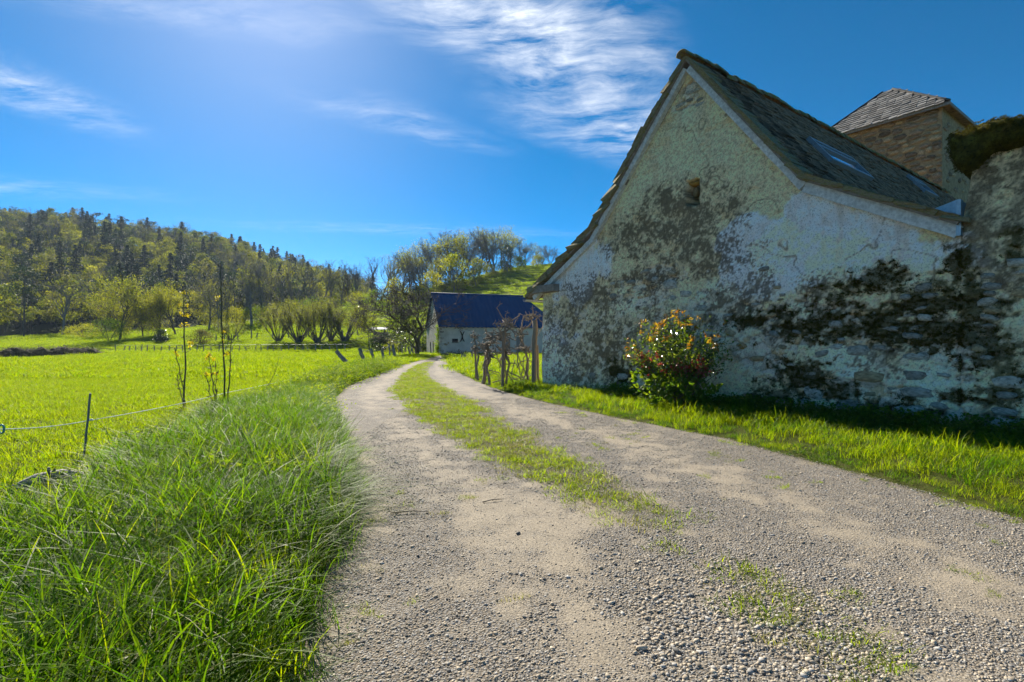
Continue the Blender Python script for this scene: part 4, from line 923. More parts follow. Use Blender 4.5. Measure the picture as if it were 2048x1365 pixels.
def grow_tree(rng, height, trunk, r, levels=5, leader=0, lim_ratio=.40, spread=0.6, ratio=0.72, kids=(2, 3), wander=0.12, up=0.06, side=2, fork=1, limbs_from=0.4, minr=0.012, crown_flat=0.0):
    segs = []; tips = []
    def branch(p, d, L, r0, lev):
        n = (6 if leader else 4) if lev == 0 else 3; pts = [p]; 
        for i in range(n):
            d = d + rng.normal(0, wander, 3) + np.array([0, 0, up if lev else .1]); d = d / np.linalg.norm(d)
            q = pts[-1] + d * L / n; ra = max(minr, r0 * (1 - .45 * i / n)); rb = max(minr, r0 * (1 - .45 * (i + 1) / n)); segs.append((pts[-1], q, ra, rb)); pts.append(q)
        re = max(minr, r0 * .55)
        if lev >= levels: tips.append((pts[-1], d)); tips.append((pts[-2], d)); return
        def kid(pp, k):
            a = rng.uniform(0, 6.283); s = spread * rng.uniform(.6, 1.35); perp = np.cross(d, [math.cos(a), math.sin(a), .3]); perp /= np.linalg.norm(perp) + 1e-9
            nd = d * math.cos(s) + perp * math.sin(s); nd[2] *= (1 - crown_flat); nd /= np.linalg.norm(nd); branch(pp, nd, L * k * rng.uniform(.8, 1.15), re * rng.uniform(.75, 1.0), lev + 1)
        if lev == 0 and leader:
            for j in range(leader):
                f = limbs_from + (1 - limbs_from) * (j + rng.uniform()) / leader; i = min(int(f * n), n - 1); kid(pts[i] + (pts[i + 1] - pts[i]) * (f * n - i), lim_ratio * (1.25 - .6 * f))
            for _ in range(2): kid(pts[-1], lim_ratio * .7)
            return
        for _ in range(rng.integers(kids[0], kids[1] + 1)): kid(pts[-1], ratio)
        for _ in range(side):
            i = rng.integers(max(1, int(len(pts) * limbs_from)) if lev == 0 else 1, len(pts)); kid(pts[i], ratio * .8)
    for f in range(fork):
        a = rng.uniform(0, 6.283); d = np.array([math.cos(a) * .22 * (fork > 1), math.sin(a) * .22 * (fork > 1), 1.0]); branch(np.array([0, 0, -.15]), d / np.linalg.norm(d), trunk, r, 0)
    S = [np.array([s[i] for s in segs]) for i in range(4)]
    zmax = max(S[1][:, 2].max(), 1e-3); k = height / zmax; S = [S[0] * k, S[1] * k, S[2] * math.sqrt(k), S[3] * math.sqrt(k)]
    tp = np.array([t[0] for t in tips]) * k
    return S, tp
def tree_meshes(name, S, tips, bark, leafm, nleaf, lsize, lspread, rng, sides=(6, 3)):
    big = S[2] > 0.07; mb = MB()
    for sel, n in ((big, sides[0]), (~big, sides[1])):
        if sel.any(): V, q = tubes_mesh([a[sel] for a in S], n); mb.add(V, [q])
    trunk = mb.mesh('trunk', [bark])
    crown = None
    if nleaf:
        C = np.repeat(tips, nleaf, 0) + rng.normal(0, lspread, (len(tips) * nleaf, 3)); V, q, t = leaf_quads(C, lsize, rng); mb = MB(); mb.add(V, [q], t); crown = mb.mesh('crown', [leafm], False)
    return trunk, crown
def clump_crown(rng, mat, h0, h1, rad, nclump, per, lsize, csize, shape='round', name='crown'):
    C = []
    for i in range(nclump):
        z = rng.uniform(0, 1); a = rng.uniform(0, 6.283)
        prof = math.sqrt(max(0.02, 1 - (2 * z - .9) ** 2)) if shape == 'round' else max(.1, (1 - z) ** .8)
        r = rad * prof * math.sqrt(rng.uniform(.15, 1)); c = np.array([r * math.cos(a), r * math.sin(a), h0 + (h1 - h0) * z]); cs = csize * rng.uniform(.6, 1.3)
        C.append(c + rng.normal(0, 1, (per, 3)) * np.array([cs, cs, cs * .6]))
    V, q, t = leaf_quads(np.concatenate(C), lsize, rng); 
    ct = np.repeat(np.repeat(rng.uniform(0, 1, nclump), per), 4); mb = MB(); mb.add(V, [q], .5 * t + .5 * ct); return mb.mesh(name, [mat], False)
def conifer(rng, h, rad, mat, droop=.35, gap=.62, start=.12):
    C = []; S = [[], [], [], []]; z = h * start
    S[0].append((0, 0, -.2)); S[1].append((0, 0, h)); S[2].append(h * .018); S[3].append(.02)
    while z < h * .985:
        k = 1 - (z / h - start) / (1 - start); L = rad * (k ** .85) * rng.uniform(.75, 1.1) + .15; m = rng.integers(5, 8)
        for i in range(m):
            a = rng.uniform(0, 6.283); l = L * rng.uniform(.7, 1.15); e = np.array([math.cos(a) * l, math.sin(a) * l, z - droop * l * rng.uniform(.5, 1.2) + .1 * l])
            S[0].append((0, 0, z)); S[1].append(tuple(e)); S[2].append(.035); S[3].append(.01)
            t = rng.uniform(.15, 1.0, max(8, int(l * 11))); c = np.array([0, 0, z]) * (1 - t[:, None]) + e * t[:, None]; c += rng.normal(0, 1, c.shape) * np.array([.16, .16, .10]) * (.6 + .5 * l / rad); C.append(c)
        z += gap * rng.uniform(.7, 1.2) * (.5 + .6 * k)
    S = [np.array(s, float) for s in S]; V, q, t = leaf_quads(np.concatenate(C), .55, rng, flat=.45, aspect=.42); mb = MB(); mb.add(V, [q], t)
    tm = MB(); v2, q2 = tubes_mesh(S, 4); tm.add(v2, [q2])
    return tm.mesh('trunk', [M['bark']]), mb.mesh('crown', [mat], False)
def join_meshes(name, parts):
    """one mesh from several, keeping their materials"""
    V = []; Fq = []; mi = []; T = []; mats = []; n = 0
    for me in parts:
        if me is None: continue
        co = np.zeros(len(me.vertices) * 3, np.float32); me.vertices.foreach_get('co', co); f = np.zeros(len(me.loops), np.int32); me.loops.foreach_get('vertex_index', f)
        t = np.zeros(len(me.vertices), np.float32); me.attributes['tint'].data.foreach_get('value', t); f = f.reshape(-1, 4)
        V.append(co.reshape(-1, 3)); Fq.append(f + n); n += len(me.vertices); mi.append(np.full(len(f), len(mats))); mats.append(me.materials[0]); T.append(t)
    return new_mesh(name, np.concatenate(V), [np.concatenate(Fq)], mats, False, np.concatenate(mi), {'tint': ('FLOAT', np.concatenate(T))})
rt = np.random.default_rng(21)
def bare(h, levels=5, nleaf=0, leafm='spring_leaf', lsize=.28, lspread=.5, bark='bark', **k):
    S, tp = grow_tree(rt, h, h * .42, h * .016, levels, **k); return tree_meshes('bare', S, tp, M[bark], M[leafm], nleaf, lsize, lspread, rt)
TALL = [bare(17, 4, 0, leader=8, spread=.5, ratio=.66, side=1, limbs_from=.34, wander=.10, minr=.012, bark='bark_grey') for _ in range(3)] + [bare(17, 4, 0, leader=7, fork=2, spread=.5, ratio=.66, side=1, limbs_from=.38, wander=.10, minr=.012, bark='bark_grey')]
THIN = [bare(16, 4, 1, leader=8, spread=.6, ratio=.66, side=1, limbs_from=.28, wander=.12, bark='bark_grey', lsize=.22, lspread=.45) for _ in range(3)]
OAK = [bare(13, 4, 4, leader=8, lim_ratio=.62, spread=.85, ratio=.70, side=2, limbs_from=.16, wander=.16, lsize=.24, lspread=.42) for _ in range(3)]
HILLT = [bare(12, 4, 0, leader=8, lim_ratio=.52, spread=.65, ratio=.66, side=2, minr=.013, bark='bark_grey', limbs_from=.15, wander=.16, lsize=.20, lspread=.5, fork=1 + i % 2) for i in range(3)] + [bare(12, 4, 3, leader=8, lim_ratio=.52, spread=.7, ratio=.66, side=1, limbs_from=.14, lsize=.24, lspread=.5) for _ in range(2)]
FRUIT = bare(9, 5, 0, spread=.62, ratio=.74, side=2, fork=2, wander=.2, limbs_from=.25, minr=.013)
def set_tree(name, meshes, label, cat, x, y, h=None, base_h=1.0, group=None, rz=None, sx=1.0, tscale=None):
    z = float(G(x, y)); k = (h / base_h) if h else 1.0
    t = thing(name, label, cat, (x, y, z - .05), RNG.uniform(0, 6.28) if rz is None else rz, group); t.scale = (k * sx, k * sx, k)
    obj('trunk', meshes[0], t, scale=tscale)
    if meshes[1] is not None: obj('crown', meshes[1], t)
    return t
# tall trees across the stream: (pixel x, base pixel y, top pixel y, distance, kind)
tall = [(418, 682, 562, 108, 1), (437, 678, 575, 106, 1), (455, 668, 545, 116, 0), (487, 662, 512, 118, 0), (503, 668, 530, 112, 1), (522, 663, 514, 118, 0), (538, 662, 530, 122, 1), (561, 655, 520, 124, 1), (578, 652, 545, 128, 0), (592, 655, 528, 124, 1), (612, 650, 540, 130, 0), (640, 640, 528, 132, 1), (660, 630, 518, 136, 0), (682, 612, 516, 140, 0), (697, 610, 522, 142, 0), (718, 612, 520, 138, 0), (742, 610, 512, 140, 0), (764, 608, 508, 140, 1), (785, 600, 500, 142, 1)]
for i, (px, pb, pt, Y, k) in enumerate(tall):
    x = (px - 1024) / F * Y; h = (EYE + (682 - pt) / F * Y) - float(G(x, Y)); ms = (TALL if k == 0 else THIN)
    set_tree('bare_tree', ms[i % len(ms)], ('tall bare grey tree' if k == 0 else 'tall thinly leafed tree') + ', ' + ORD[i] + ' from the left in the valley row', 'tree', x, Y, h, 17 if k == 0 else 16, 'tall trees beyond the stream')
oaks = [(240, 690, 548, 92, 'broad leafing oak with low dark trunk standing over the brush bank'), (318, 690, 575, 98, 'slim leafing tree between the broad oak and the yellow-green pair'), (352, 690, 560, 97, 'yellow-green leafing tree on the right of the oak group'), (285, 695, 590, 96, 'small leafing tree growing just right of the broad oak'), (205, 688, 570, 104, 'dull green leafing tree just left of the broad oak')]
for i, (px, pb, pt, Y, lab) in enumerate(oaks):
    x = (px - 1024) / F * Y; set_tree('oak_tree', OAK[i % 3], lab, 'tree', x, Y, (EYE + (682 - pt) / F * Y) - float(G(x, Y)), 13, sx=1.05 if i == 0 else .9)
# dark evergreen and leafy bushes
def bush(label, px, Y, w, h, mat, name='bush', per=70, ncl=38, ls=.16, cat='bush', zoff=0.0):
    x = (px - 1024) / F * Y; me = clump_crown(rt, M[mat], 0.1 * h, .92 * h, w / 2 * .85, ncl, per, ls, .16 * min(w, h), name='foliage')
    t = thing(name, label, cat, (x, Y, float(G(x, Y)) + zoff)); obj('foliage', me, t)
    mb = MB()
    for k in range(5): a = k * 1.26; mb.tube([(0, 0, -.1), (math.cos(a) * w * .12, math.sin(a) * w * .12, h * .35), (math.cos(a) * w * .22, math.sin(a) * w * .22, h * .7)], [.05, .035, .015], 5)
    mb.build('stem', M['bark'], t); return t
# trees on the crest of the meadow hill
hp = [(800, 505, 128), (818, 495, 134), (838, 488, 140), (852, 478, 146), (868, 470, 140), (884, 462, 150), (898, 466, 143), (912, 458, 152), (926, 461, 146), (941, 456, 156), (957, 458, 150), (972, 452, 158), (988, 449, 152), (1004, 452, 160), (1020, 462, 154), (1034, 474, 162), (1050, 482, 158), (1066, 486, 166), (1084, 490, 162), (1100, 488, 168), (846, 520, 128), (874, 512, 132), (905, 508, 136)]
order = sorted(range(len(hp)), key=lambda i: hp[i][0])
for j, i in enumerate(order):
    px, pt, Y = hp[i]; x = (px - 1024) / F * Y; h = (EYE + (682 - pt) / F * Y) - float(G(x, Y)); h = max(h, 6)
    set_tree('hill_tree', HILLT[(i * 3) % 5 if px < 1010 else [0, 1, 4][i % 3]], ('half bare' if (i * 3) % 5 < 3 else 'fresh green') + ' tree on the meadow hill crest, ' + ORD[j] + ' from left', 'tree', x, Y, h, 12, 'trees on the meadow hill')
dk = (TALL[2][0], clump_crown(rt, M['evergreen_leaf'], 1.0, 9.5, 2.3, 60, 60, .26, .55)); 
x, Y = (1015 - 1024) / F * 146, 146; set_tree('ivy_tree', dk, 'dark evergreen tree wrapped in ivy on the meadow hill crest', 'tree', x, Y, 8.5, 10, tscale=(.5, .5, .5))
cp_ = clump_crown(rt, M['spring_leaf'], 1.2, 6.2, 2.4, 40, 60, .26, .5); tk = (FRUIT[0], cp_)
for px, Y, hh, lab in ((908, 128, 9.5, 'yellow-green young tree in the middle of the hill crest wood'), (952, 132, 7.5, 'rounded fresh green tree at the edge of the hill pasture'), (860, 120, 7, 'bright green young tree left of the hill crest wood'), (790, 112, 7, 'pale green young tree above the bare orchard tree')):
    x = (px - 1024) / F * Y; set_tree('young_tree', (TALL[1][0], cp_), lab, 'tree', x, Y, hh, 6.4, tscale=(.3, .3, .34))
crest = [(790, 116, 6), (812, 122, 7), (836, 126, 6), (862, 132, 7), (890, 134, 6), (918, 138, 7), (948, 142, 6), (978, 146, 6), (1008, 150, 6), (1040, 156, 5), (1075, 162, 5)]
for i, (px, Y, w) in enumerate(crest): bush('leafy undergrowth bush on the hill crest, ' + ORD[i] + ' from the left', px, Y, w, 3.6, ['weed_leaf', 'spring_leaf', 'forest_leaf'][i % 3], ls=.22, ncl=44)
for i, (px, Y, w) in enumerate([(430, 112, 8), (475, 114, 7), (515, 116, 8), (550, 118, 7), (585, 120, 8), (622, 122, 8), (655, 124, 8), (720, 124, 8), (752, 120, 8)]): bush('low bushy undergrowth below the valley trees, ' + ORD[i] + ' from the left', px, Y, w, 4.4, ['forest_leaf', 'spring_leaf', 'weed_leaf'][i % 3], ls=.22, ncl=50)
# the bare spreading tree by the barn
x, Y = gpt(833, 703); Y = 54; x = (833 - 1024) / F * Y
ft = set_tree('orchard_tree', FRUIT, 'big bare spreading orchard tree beside the blue-roofed barn', 'tree', x, Y, 8.5, 9, rz=.6, sx=1.75)
x, Y = (738 - 1024) / F * 70, 70
set_tree('bare_tree', bare(7, 5, 1, spread=.55, ratio=.74, side=2, lsize=.14, lspread=.3), 'small bare round-headed tree left of the orchard tree', 'tree', x, Y, 6.4, 7)
# willows along the ditch: fans of thin shoots from a stump
def willow(rng, h):
    S = [[], [], [], []]; tips = []
    m = rng.integers(16, 24)
    for i in range(m):
        a = rng.uniform(0, 6.283); d = np.array([math.cos(a) * rng.uniform(.1, .9), math.sin(a) * rng.uniform(.1, .9), 1.0]); d /= np.linalg.norm(d); p = np.array([math.cos(a) * .25, math.sin(a) * .25, rng.uniform(-.1, .8)]); L = h * rng.uniform(.75, 1.1); n = 6; r = rng.uniform(.03, .075)
        for k in range(n):
            d = d + np.array([0, 0, .10]) + rng.normal(0, .06, 3); d /= np.linalg.norm(d); q = p + d * L / n
            for s_, v in zip(S, (p, q, r * (1 - k / n) + .012, r * (1 - (k + 1) / n) + .012)): s_.append(v)
            if k >= 2:
                for _ in range(5):
                    dd = d + rng.normal(0, .38, 3); dd /= np.linalg.norm(dd); e = q + dd * h * rng.uniform(.10, .24)
                    for s_, v in zip(S, (p + (q - p) * rng.uniform(), e, .014, .008)): s_.append(v)
                    tips.append(e); tips.append((e + q) / 2); tips.append(e * .75 + q * .25)
            p = q
    S = [np.array(s_) for s_ in S]; S[0] = np.concatenate([S[0], [[0, 0, -.2]]]); S[1] = np.concatenate([S[1], [[0, 0, .8]]]); S[2] = np.append(S[2], .34); S[3] = np.append(S[3], .30)
    return tree_meshes('willow', S, np.array(tips), M['twig'], M['willow_leaf'], 4, .12, .2, rng)
WIL = [willow(rt, 5.2) for _ in range(3)]
for i, (px, pt, Y) in enumerate([(462, 645, 83), (556, 625, 80), (597, 616, 79), (636, 610, 79), (662, 612, 81), (690, 614, 80)]):
    x = (px - 1024) / F * Y; set_tree('willow_bush', WIL[i % 3], 'bushy pale green willow with fanned shoots, ' + ORD[i] + ' from the left along the ditch', 'willow', x, Y, (EYE + (682 - pt) / F * Y) - float(G(x, Y)), 5.6, 'willows along the ditch', sx=[1.6, 1.2, 1.55, 1.3, 1.1, 1.6][i])
bush('dark glossy evergreen bush under the orchard tree', 765, 68, 4.2, 2.3, 'evergreen_leaf', ncl=60)
bush('tall dark evergreen bush beside the barn gable', 845, 66, 3.2, 3.4, 'evergreen_leaf')
bush('dark evergreen bush between the orchard tree and shed', 800, 67, 3.6, 3.2, 'evergreen_leaf')
bush('small yellow-green bush behind the leaning fence posts', 781, 56, 1.5, 1.9, 'spring_leaf', ncl=22, per=40, ls=.12)
bush('grey-green rounded bush on the ditch bank below the valley trees', 402, 80, 4.2, 2.2, 'brown_leaf')
bush('small round dark bush at the ditch fence', 322, 84, 2.2, 2.1, 'evergreen_leaf')
bush('green spreading bush at the foot of the broad oak', 218, 88, 7, 4.0, 'weed_leaf', ncl=60)
bush('low yellow-green bush along the wood edge', 168, 102, 8, 2.8, 'spring_leaf', ncl=60)
bush('leafy green bush crowding the hill side of the willows', 700, 100, 7, 4.2, 'weed_leaf', ncl=60)
# ------------------------------------------------------------------ the wooded hill
CON = [join_meshes('conifer_tree', conifer(rt, 17, r, M['needle'], d)) for r, d in ((4.6, .30), (4.0, .45), (5.4, .2))]
def pine(rng):
    h = 15; S = [[(0, 0, -.3)], [(0.3, 0, h * .8)], [.22], [.12]]; C = []
    for i in range(11):
        a = rng.uniform(0, 6.283); z = h * rng.uniform(.55, .97); r = rng.uniform(.5, 3.2) * (1.2 - .5 * z / h); e = np.array([math.cos(a) * r, math.sin(a) * r, z]); S[0].append((0.2, 0, min(z - .8, h * .8))); S[1].append(tuple(e)); S[2].append(.09); S[3].append(.03)
        C.append(e + rng.normal(0, 1, (75, 3)) * np.array([.85, .85, .32]))
    v2, q2 = tubes_mesh([np.array(s, float) for s in S], 4); tm = MB(); tm.add(v2, [q2]); V, q, t = leaf_quads(np.concatenate(C), .45, rng, aspect=.5); mb = MB(); mb.add(V, [q], t)
    return join_meshes('pine_tree', [tm.mesh('t', [M['bark']]), mb.mesh('c', [M['needle']], False)])
PINE = [pine(rt) for _ in range(3)]
def canopy(mat, h=12, rad=4.0, ncl=44, per=46, ls=.48, bark='bark'):
    S, tp = grow_tree(rt, h * .85, h * .42, h * .014, 2, spread=.6, ratio=.7, side=2, minr=.03); trunk, _ = tree_meshes('t', S, tp, M[bark], M[mat], 0, 0, 0, rt, (5, 3))
    return join_meshes('leafy_tree', [trunk, clump_crown(rt, M[mat], h * .34, h, rad, ncl, per, ls, .62)])
LEAFY = [canopy('forest_leaf', 12 + 2 * rt.uniform(), 3.6 + rt.uniform()) for _ in range(4)]; YELLOW = [canopy('spring_leaf', 11, 3.6, 34, 40, .42) for _ in range(2)]
BROWN = [join_meshes('bare_tree', [THIN[i][0], clump_crown(rt, M['brown_leaf'], 7, 16, 3.2, 26, 22, .4, .8)]) for i in range(2)]; BLOS = [canopy('blossom', 8, 2.6, 22, 26, .4)]
ridge = [(22, 436, 290, 0), (40, 428, 292, 1), (145, 413, 296, 2), (186, 427, 298, 0), (212, 431, 300, 1), (236, 438, 298, 0), (253, 446, 300, 1), (285, 452, 300, 5), (300, 450, 302, 3), (318, 452, 300, 4), (346, 456, 300, 3), (368, 462, 298, 5), (392, 458, 302, 4), (404, 462, 300, 3), (424, 462, 305, 5), (463, 466, 302, 0), (481, 470, 300, 1), (496, 482, 305, 0), (508, 482, 305, 0), (520, 486, 302, 1), (546, 490, 305, 0), (555, 492, 308, 1), (585, 506, 305, 0), (606, 508, 310, 0)]
for i, (px, pt, Y, k) in enumerate(ridge):
    x = (px - 1024) / F * Y; z = float(G(x, Y)); h = (EYE + (682 - pt) / F * Y) - z; me = CON[k] if k < 3 else PINE[k - 3]; bh = 17 if k < 3 else 15.5; h = max(h, 8)
    o = obj('conifer_tree' if k < 3 else 'pine_tree', me, loc=(x, Y, z - .2), scale=(h / bh * RNG.uniform(.95, 1.15),) * 2 + (h / bh,)); o.rotation_euler.z = RNG.uniform(0, 6.28)
    tag(o, ('dark pointed conifer' if k < 3 else 'flat-topped dark pine') + ' on the wooded skyline, ' + ORD[i] + ' from the left', 'conifer' if k < 3 else 'pine', 'conifers along the wooded skyline')
dt = bare(10, 4, 0, spread=.7, ratio=.6, side=3); x, Y = (62 - 1024) / F * 288, 288; set_tree('dead_tree', dt, 'dead bare tree standing up from the far left skyline', 'tree', x, Y, 17, 10)
LAB = {'conifer': ('conifer_tree', 'dark conifer standing among the trees of the wooded hillside', 'conifer'), 'leafy': ('leafy_tree', 'olive-green leafy tree in the wood covering the hillside', 'tree'), 'yellow': ('budding_tree', 'yellow-green budding tree among the darker trees of the wooded hill', 'tree'), 'brown': ('bare_tree', 'brownish half-bare tree in the wood on the hillside', 'tree'), 'pine': ('pine_tree', 'dark flat-crowned pine among the trees of the wooded hillside', 'pine'), 'blossom': ('blossom_tree', 'white flowering tree high in the wooded hillside', 'tree')}
SRC = {'conifer': CON, 'leafy': LEAFY, 'yellow': YELLOW, 'brown': BROWN, 'pine': PINE, 'blossom': BLOS}
def wood_spots():
    out = []; rw = np.random.default_rng(5); tries = 0; cell = {}
    while tries < 26000:
        tries += 1; Y = rw.uniform(112, 322); a = rw.uniform(-1.12, -.27); x = a * Y
        if hill_wood(x, Y) < hill_meadow(x, Y) - 2: continue
        if Y < 128 and -0.66 < a : continue
        dmin = 4.6 + 1.6 * rw.uniform(); key = (int(x // 6), int(Y // 6))
        if any((x - u) ** 2 + (Y - v) ** 2 < dmin * dmin for i in (-1, 0, 1) for j in (-1, 0, 1) for u, v in cell.get((key[0] + i, key[1] + j), ())): continue
        cell.setdefault(key, []).append((x, Y)); out.append((x, Y))
    return out
spots = wood_spots(); rw = np.random.default_rng(11); spots.sort(key=lambda p: p[1]); rest = {k: [] for k in SRC}; nkeep = {'leafy': 0}
made = 0
for (x, Y) in spots:
    dark = fbm(np.array([x * .02]), np.array([Y * .02]), 7.0, 3)[0]; u = rw.uniform(); edge = Y < 135
    px = 1024 + F * x / Y
    if u < (.46 if dark > .5 or px < 220 and Y < 170 else .16): kd = 'conifer' if rw.uniform() < .38 else 'pine'
    else:
        w = rw.uniform(); kd = 'leafy' if w < .50 else 'yellow' if w < .80 else 'brown'
    z = float(G(x, Y)); sc = rw.uniform(.75, 1.12); rz = rw.uniform(0, 6.28)
    if made < 290: 
        nm, lb, ct = LAB[kd]; ms = SRC[kd]; o = obj(nm, ms[rw.integers(len(ms))], loc=(x, Y, z - .2), scale=(sc, sc, sc * rw.uniform(.9, 1.15))); o.rotation_euler.z = rz; tag(o, lb, ct, 'trees of the wooded hillside'); made += 1
    else: rest[kd].append((x, Y, z - .2, rz, sc))
for px, py, Y in ((240, 505, 225), (222, 512, 220)):
    p = P(px, py, Y); o = obj('blossom_tree', BLOS[0], loc=(p.x, Y, float(G(p.x, Y)) + 2)); tag(o, ('larger' if px == 240 else 'smaller') + ' white flowering tree in the wooded hillside', 'tree')
for kd, nm in (('leafy', 'leafy_forest'), ('yellow', 'budding_forest'), ('brown', 'bare_forest'), ('conifer', 'conifer_forest'), ('pine', 'pine_forest')):
    a = np.array(rest[kd])
    if len(a): scatter(nm, a[:, :3], np.stack([0 * a[:, 3], 0 * a[:, 3], a[:, 3]], 1), a[:, 4], SRC[kd], None, 'dense ' + {'leafy': 'leafy', 'yellow': 'yellow-green budding', 'brown': 'half-bare brown', 'conifer': 'dark conifer', 'pine': 'dark pine'}[kd] + ' wood on the upper hillside')
print('WOOD', len(spots))
# ------------------------------------------------------------------ fences
post_me = []
for k in range(4):
    mb = MB(); n = 8; z = np.linspace(-.3, 1.0, n); mb.tube([(RNG.normal(0, .008), RNG.normal(0, .008), t) for t in z], .075 * np.array([1, 1, 1, .98, .96, .95, .93, .86]) * RNG.uniform(.95, 1.05, n), 7)
    post_me.append(mb.mesh('fence_post', [M['post_wood']], False))
def post(name, bx, by, tx, ty, width_px, label, group=None, g=None, Y=None, me=None):
    """a post from its foot pixel to its head pixel"""
    if Y is None: X, Y = gpt(bx, by, 0.10 if g is None else g)
    else: X = (bx - 1024) / F * Y
    z0 = float(G(X, Y)); foot = Vector((X, Y, z0)); head = P(tx, ty, Y); head.y += RNG.normal(0, .04); d = head - foot; L = d.length
    o = obj(name, me or post_me[RNG.integers(4)], loc=foot, scale=(width_px / F * Y / .15, width_px / F * Y / .15, L)); o.rotation_euler = d.to_track_quat('Z', 'Y').to_euler(); tag(o, label, 'post', group); return foot, head
near_posts = [(695, 726, 672, 702, 9, 'fallen-over'), (730, 727, 719, 697, 8, 'leaning'), (748, 723, 742, 697, 6, 'leaning'), (767, 722, 764, 697, 5.5, 'upright'), (780, 715, 778, 688, 3, 'thin'), (790, 714, 785, 689, 6, 'leaning'), (821, 711, 816, 694, 4, 'leaning'), (827, 709, 824, 695, 3.5, 'short'), (836, 708, 831, 691, 4, 'leaning'), (844, 706, 840, 694, 3.5, 'short'), (852, 705, 849, 689, 3.5, 'upright'), (857, 704, 855, 692, 3, 'short')]
heads = []
for i, (bx, by, tx, ty, w, adj) in enumerate(near_posts):
    heads.append(post('fence_post', bx, by, tx, ty, w, f'{adj} grey fence post beside the track, {ORD[i]} from its near end', 'fence posts along the track')[1])
def wire(pts, sag, r, mat, name, label, cat='wire', n=8):
    P_ = []
    for a, b in zip(pts[:-1], pts[1:]):
        for t in np.linspace(0, 1, n, endpoint=False): P_.append(np.array(a) * (1 - t) + np.array(b) * t - UP * sag * 4 * t * (1 - t))
    P_.append(np.array(pts[-1])); mb = MB(); mb.tube(P_, r, 5); o = mb.build(name, mat); tag(o, label, cat); return o
simple_mat('wire_grey', (0.20, 0.20, 0.20), (0.34, 0.34, 0.34), 30, 0.5, 0, metal=.6)
wire([h - Vector((0, 0, .08)) for h in heads[1:]], .06, .007, M['wire_grey'], 'fence_wire', 'thin wire strung along the tops of the trackside posts')
for i, (px, by, ty, Y) in enumerate([(797, 703, 688, 62), (804, 703, 690, 63), (811, 702, 689, 64), (822, 702, 688, 65), (862, 706, 684, 58), (867, 705, 682, 58)]):
    post('fence_post', px, by, px + RNG.normal(0, 1.0), ty, 2.6, f'grey post in front of the dark bushes, {ORD[i]} from the left', 'posts before the bushes', Y=Y)
px = 232.0; k = 0
while px < 700:
    Y = 69 + RNG.normal(0, .3); post('fence_stake', px, 707, px + RNG.normal(0, 2.0), 691 + RNG.normal(0, 1.0), 2.0, 'thin stake in the long fence at the far edge of the pasture', 'stakes of the far pasture fence', Y=Y); px += RNG.uniform(11, 16)
ws = [Vector(((q - 1024) / F * 69, 69, float(G((q - 1024) / F * 69, 69)) + z)) for z in (.9,) for q in np.linspace(232, 700, 30)]
wire(ws, .03, .012, M['wire_grey'], 'fence_wire', 'wire of the stake fence at the far edge of the pasture', n=3)
for i, px in enumerate([432, 448, 476, 503, 513, 545, 577, 583, 612, 617, 655, 686, 700, 716]):
    Y = 86 + RNG.normal(0, .5); X = (px - 1024) / F * Y; z = float(G(X, Y)); post('fence_post', px, 700, px + RNG.normal(0, 2), 682 - F * (z + RNG.uniform(.9, 1.5) - EYE) / Y, 2.6, f'dark old post on the bank among the willows, {ORD[i]} from the left', 'posts on the willow bank', Y=Y)
for i, (bx, by, tx, ty) in enumerate([(924, 719, 923, 705), (928, 718, 928, 704), (936, 719, 930, 709), (945, 720, 944, 700)]):
    post('fence_post', bx, by, tx, ty, 2.6, f'thin dark post in the grass right of the track bend, {ORD[i]} from the left', 'posts right of the track')
# ------------------------------------------------------------------ electric fence: stake, twine, insulator
foot, head = post('thin_stake', 168, 912, 185, 786, 4.2, 'single thin brown stake holding the twine in the pasture', g=0.05, me=None)
simple_mat('twine', (0.50, 0.62, 0.62), (0.75, 0.82, 0.82), 40, 0.6, 0)
tw = [P(-40, 862, 6.6), P(2, 858, 6.7), P(178, 841, 7.2), P(450, 786, 12.2), P(640, 744, 24), P(690, 722, 36)]
wire(tw, .03, .0055, M['twine'], 'fence_twine', 'pale blue-white electric fence twine across the pasture', 'twine')
simple_mat('insulator_plastic', (0.02, 0.25, 0.24), (0.04, 0.34, 0.32), 10, 0.4, 0)
mb = MB(); c = np.array(P(3, 858, 6.7)); a = np.linspace(0, 2 * math.pi, 15); mb.tube([c + np.array([math.cos(t) * .035, .0, math.sin(t) * .055]) for t in a], .012, 6); tag(mb.build('insulator', M['insulator_plastic']), 'turquoise plastic ring insulator on the fence twine at the left edge', 'insulator')
mb = MB(); c = np.array(P(182, 841, 7.18)); mb.tube([c + np.array([math.cos(t) * .022, math.sin(t) * .022, .01 * t / 6]) for t in np.linspace(0, 12.5, 30)], .006, 5); tag(mb.build('twine_knot', M['twine']), 'coil of twine knotted round the thin stake', 'twine')
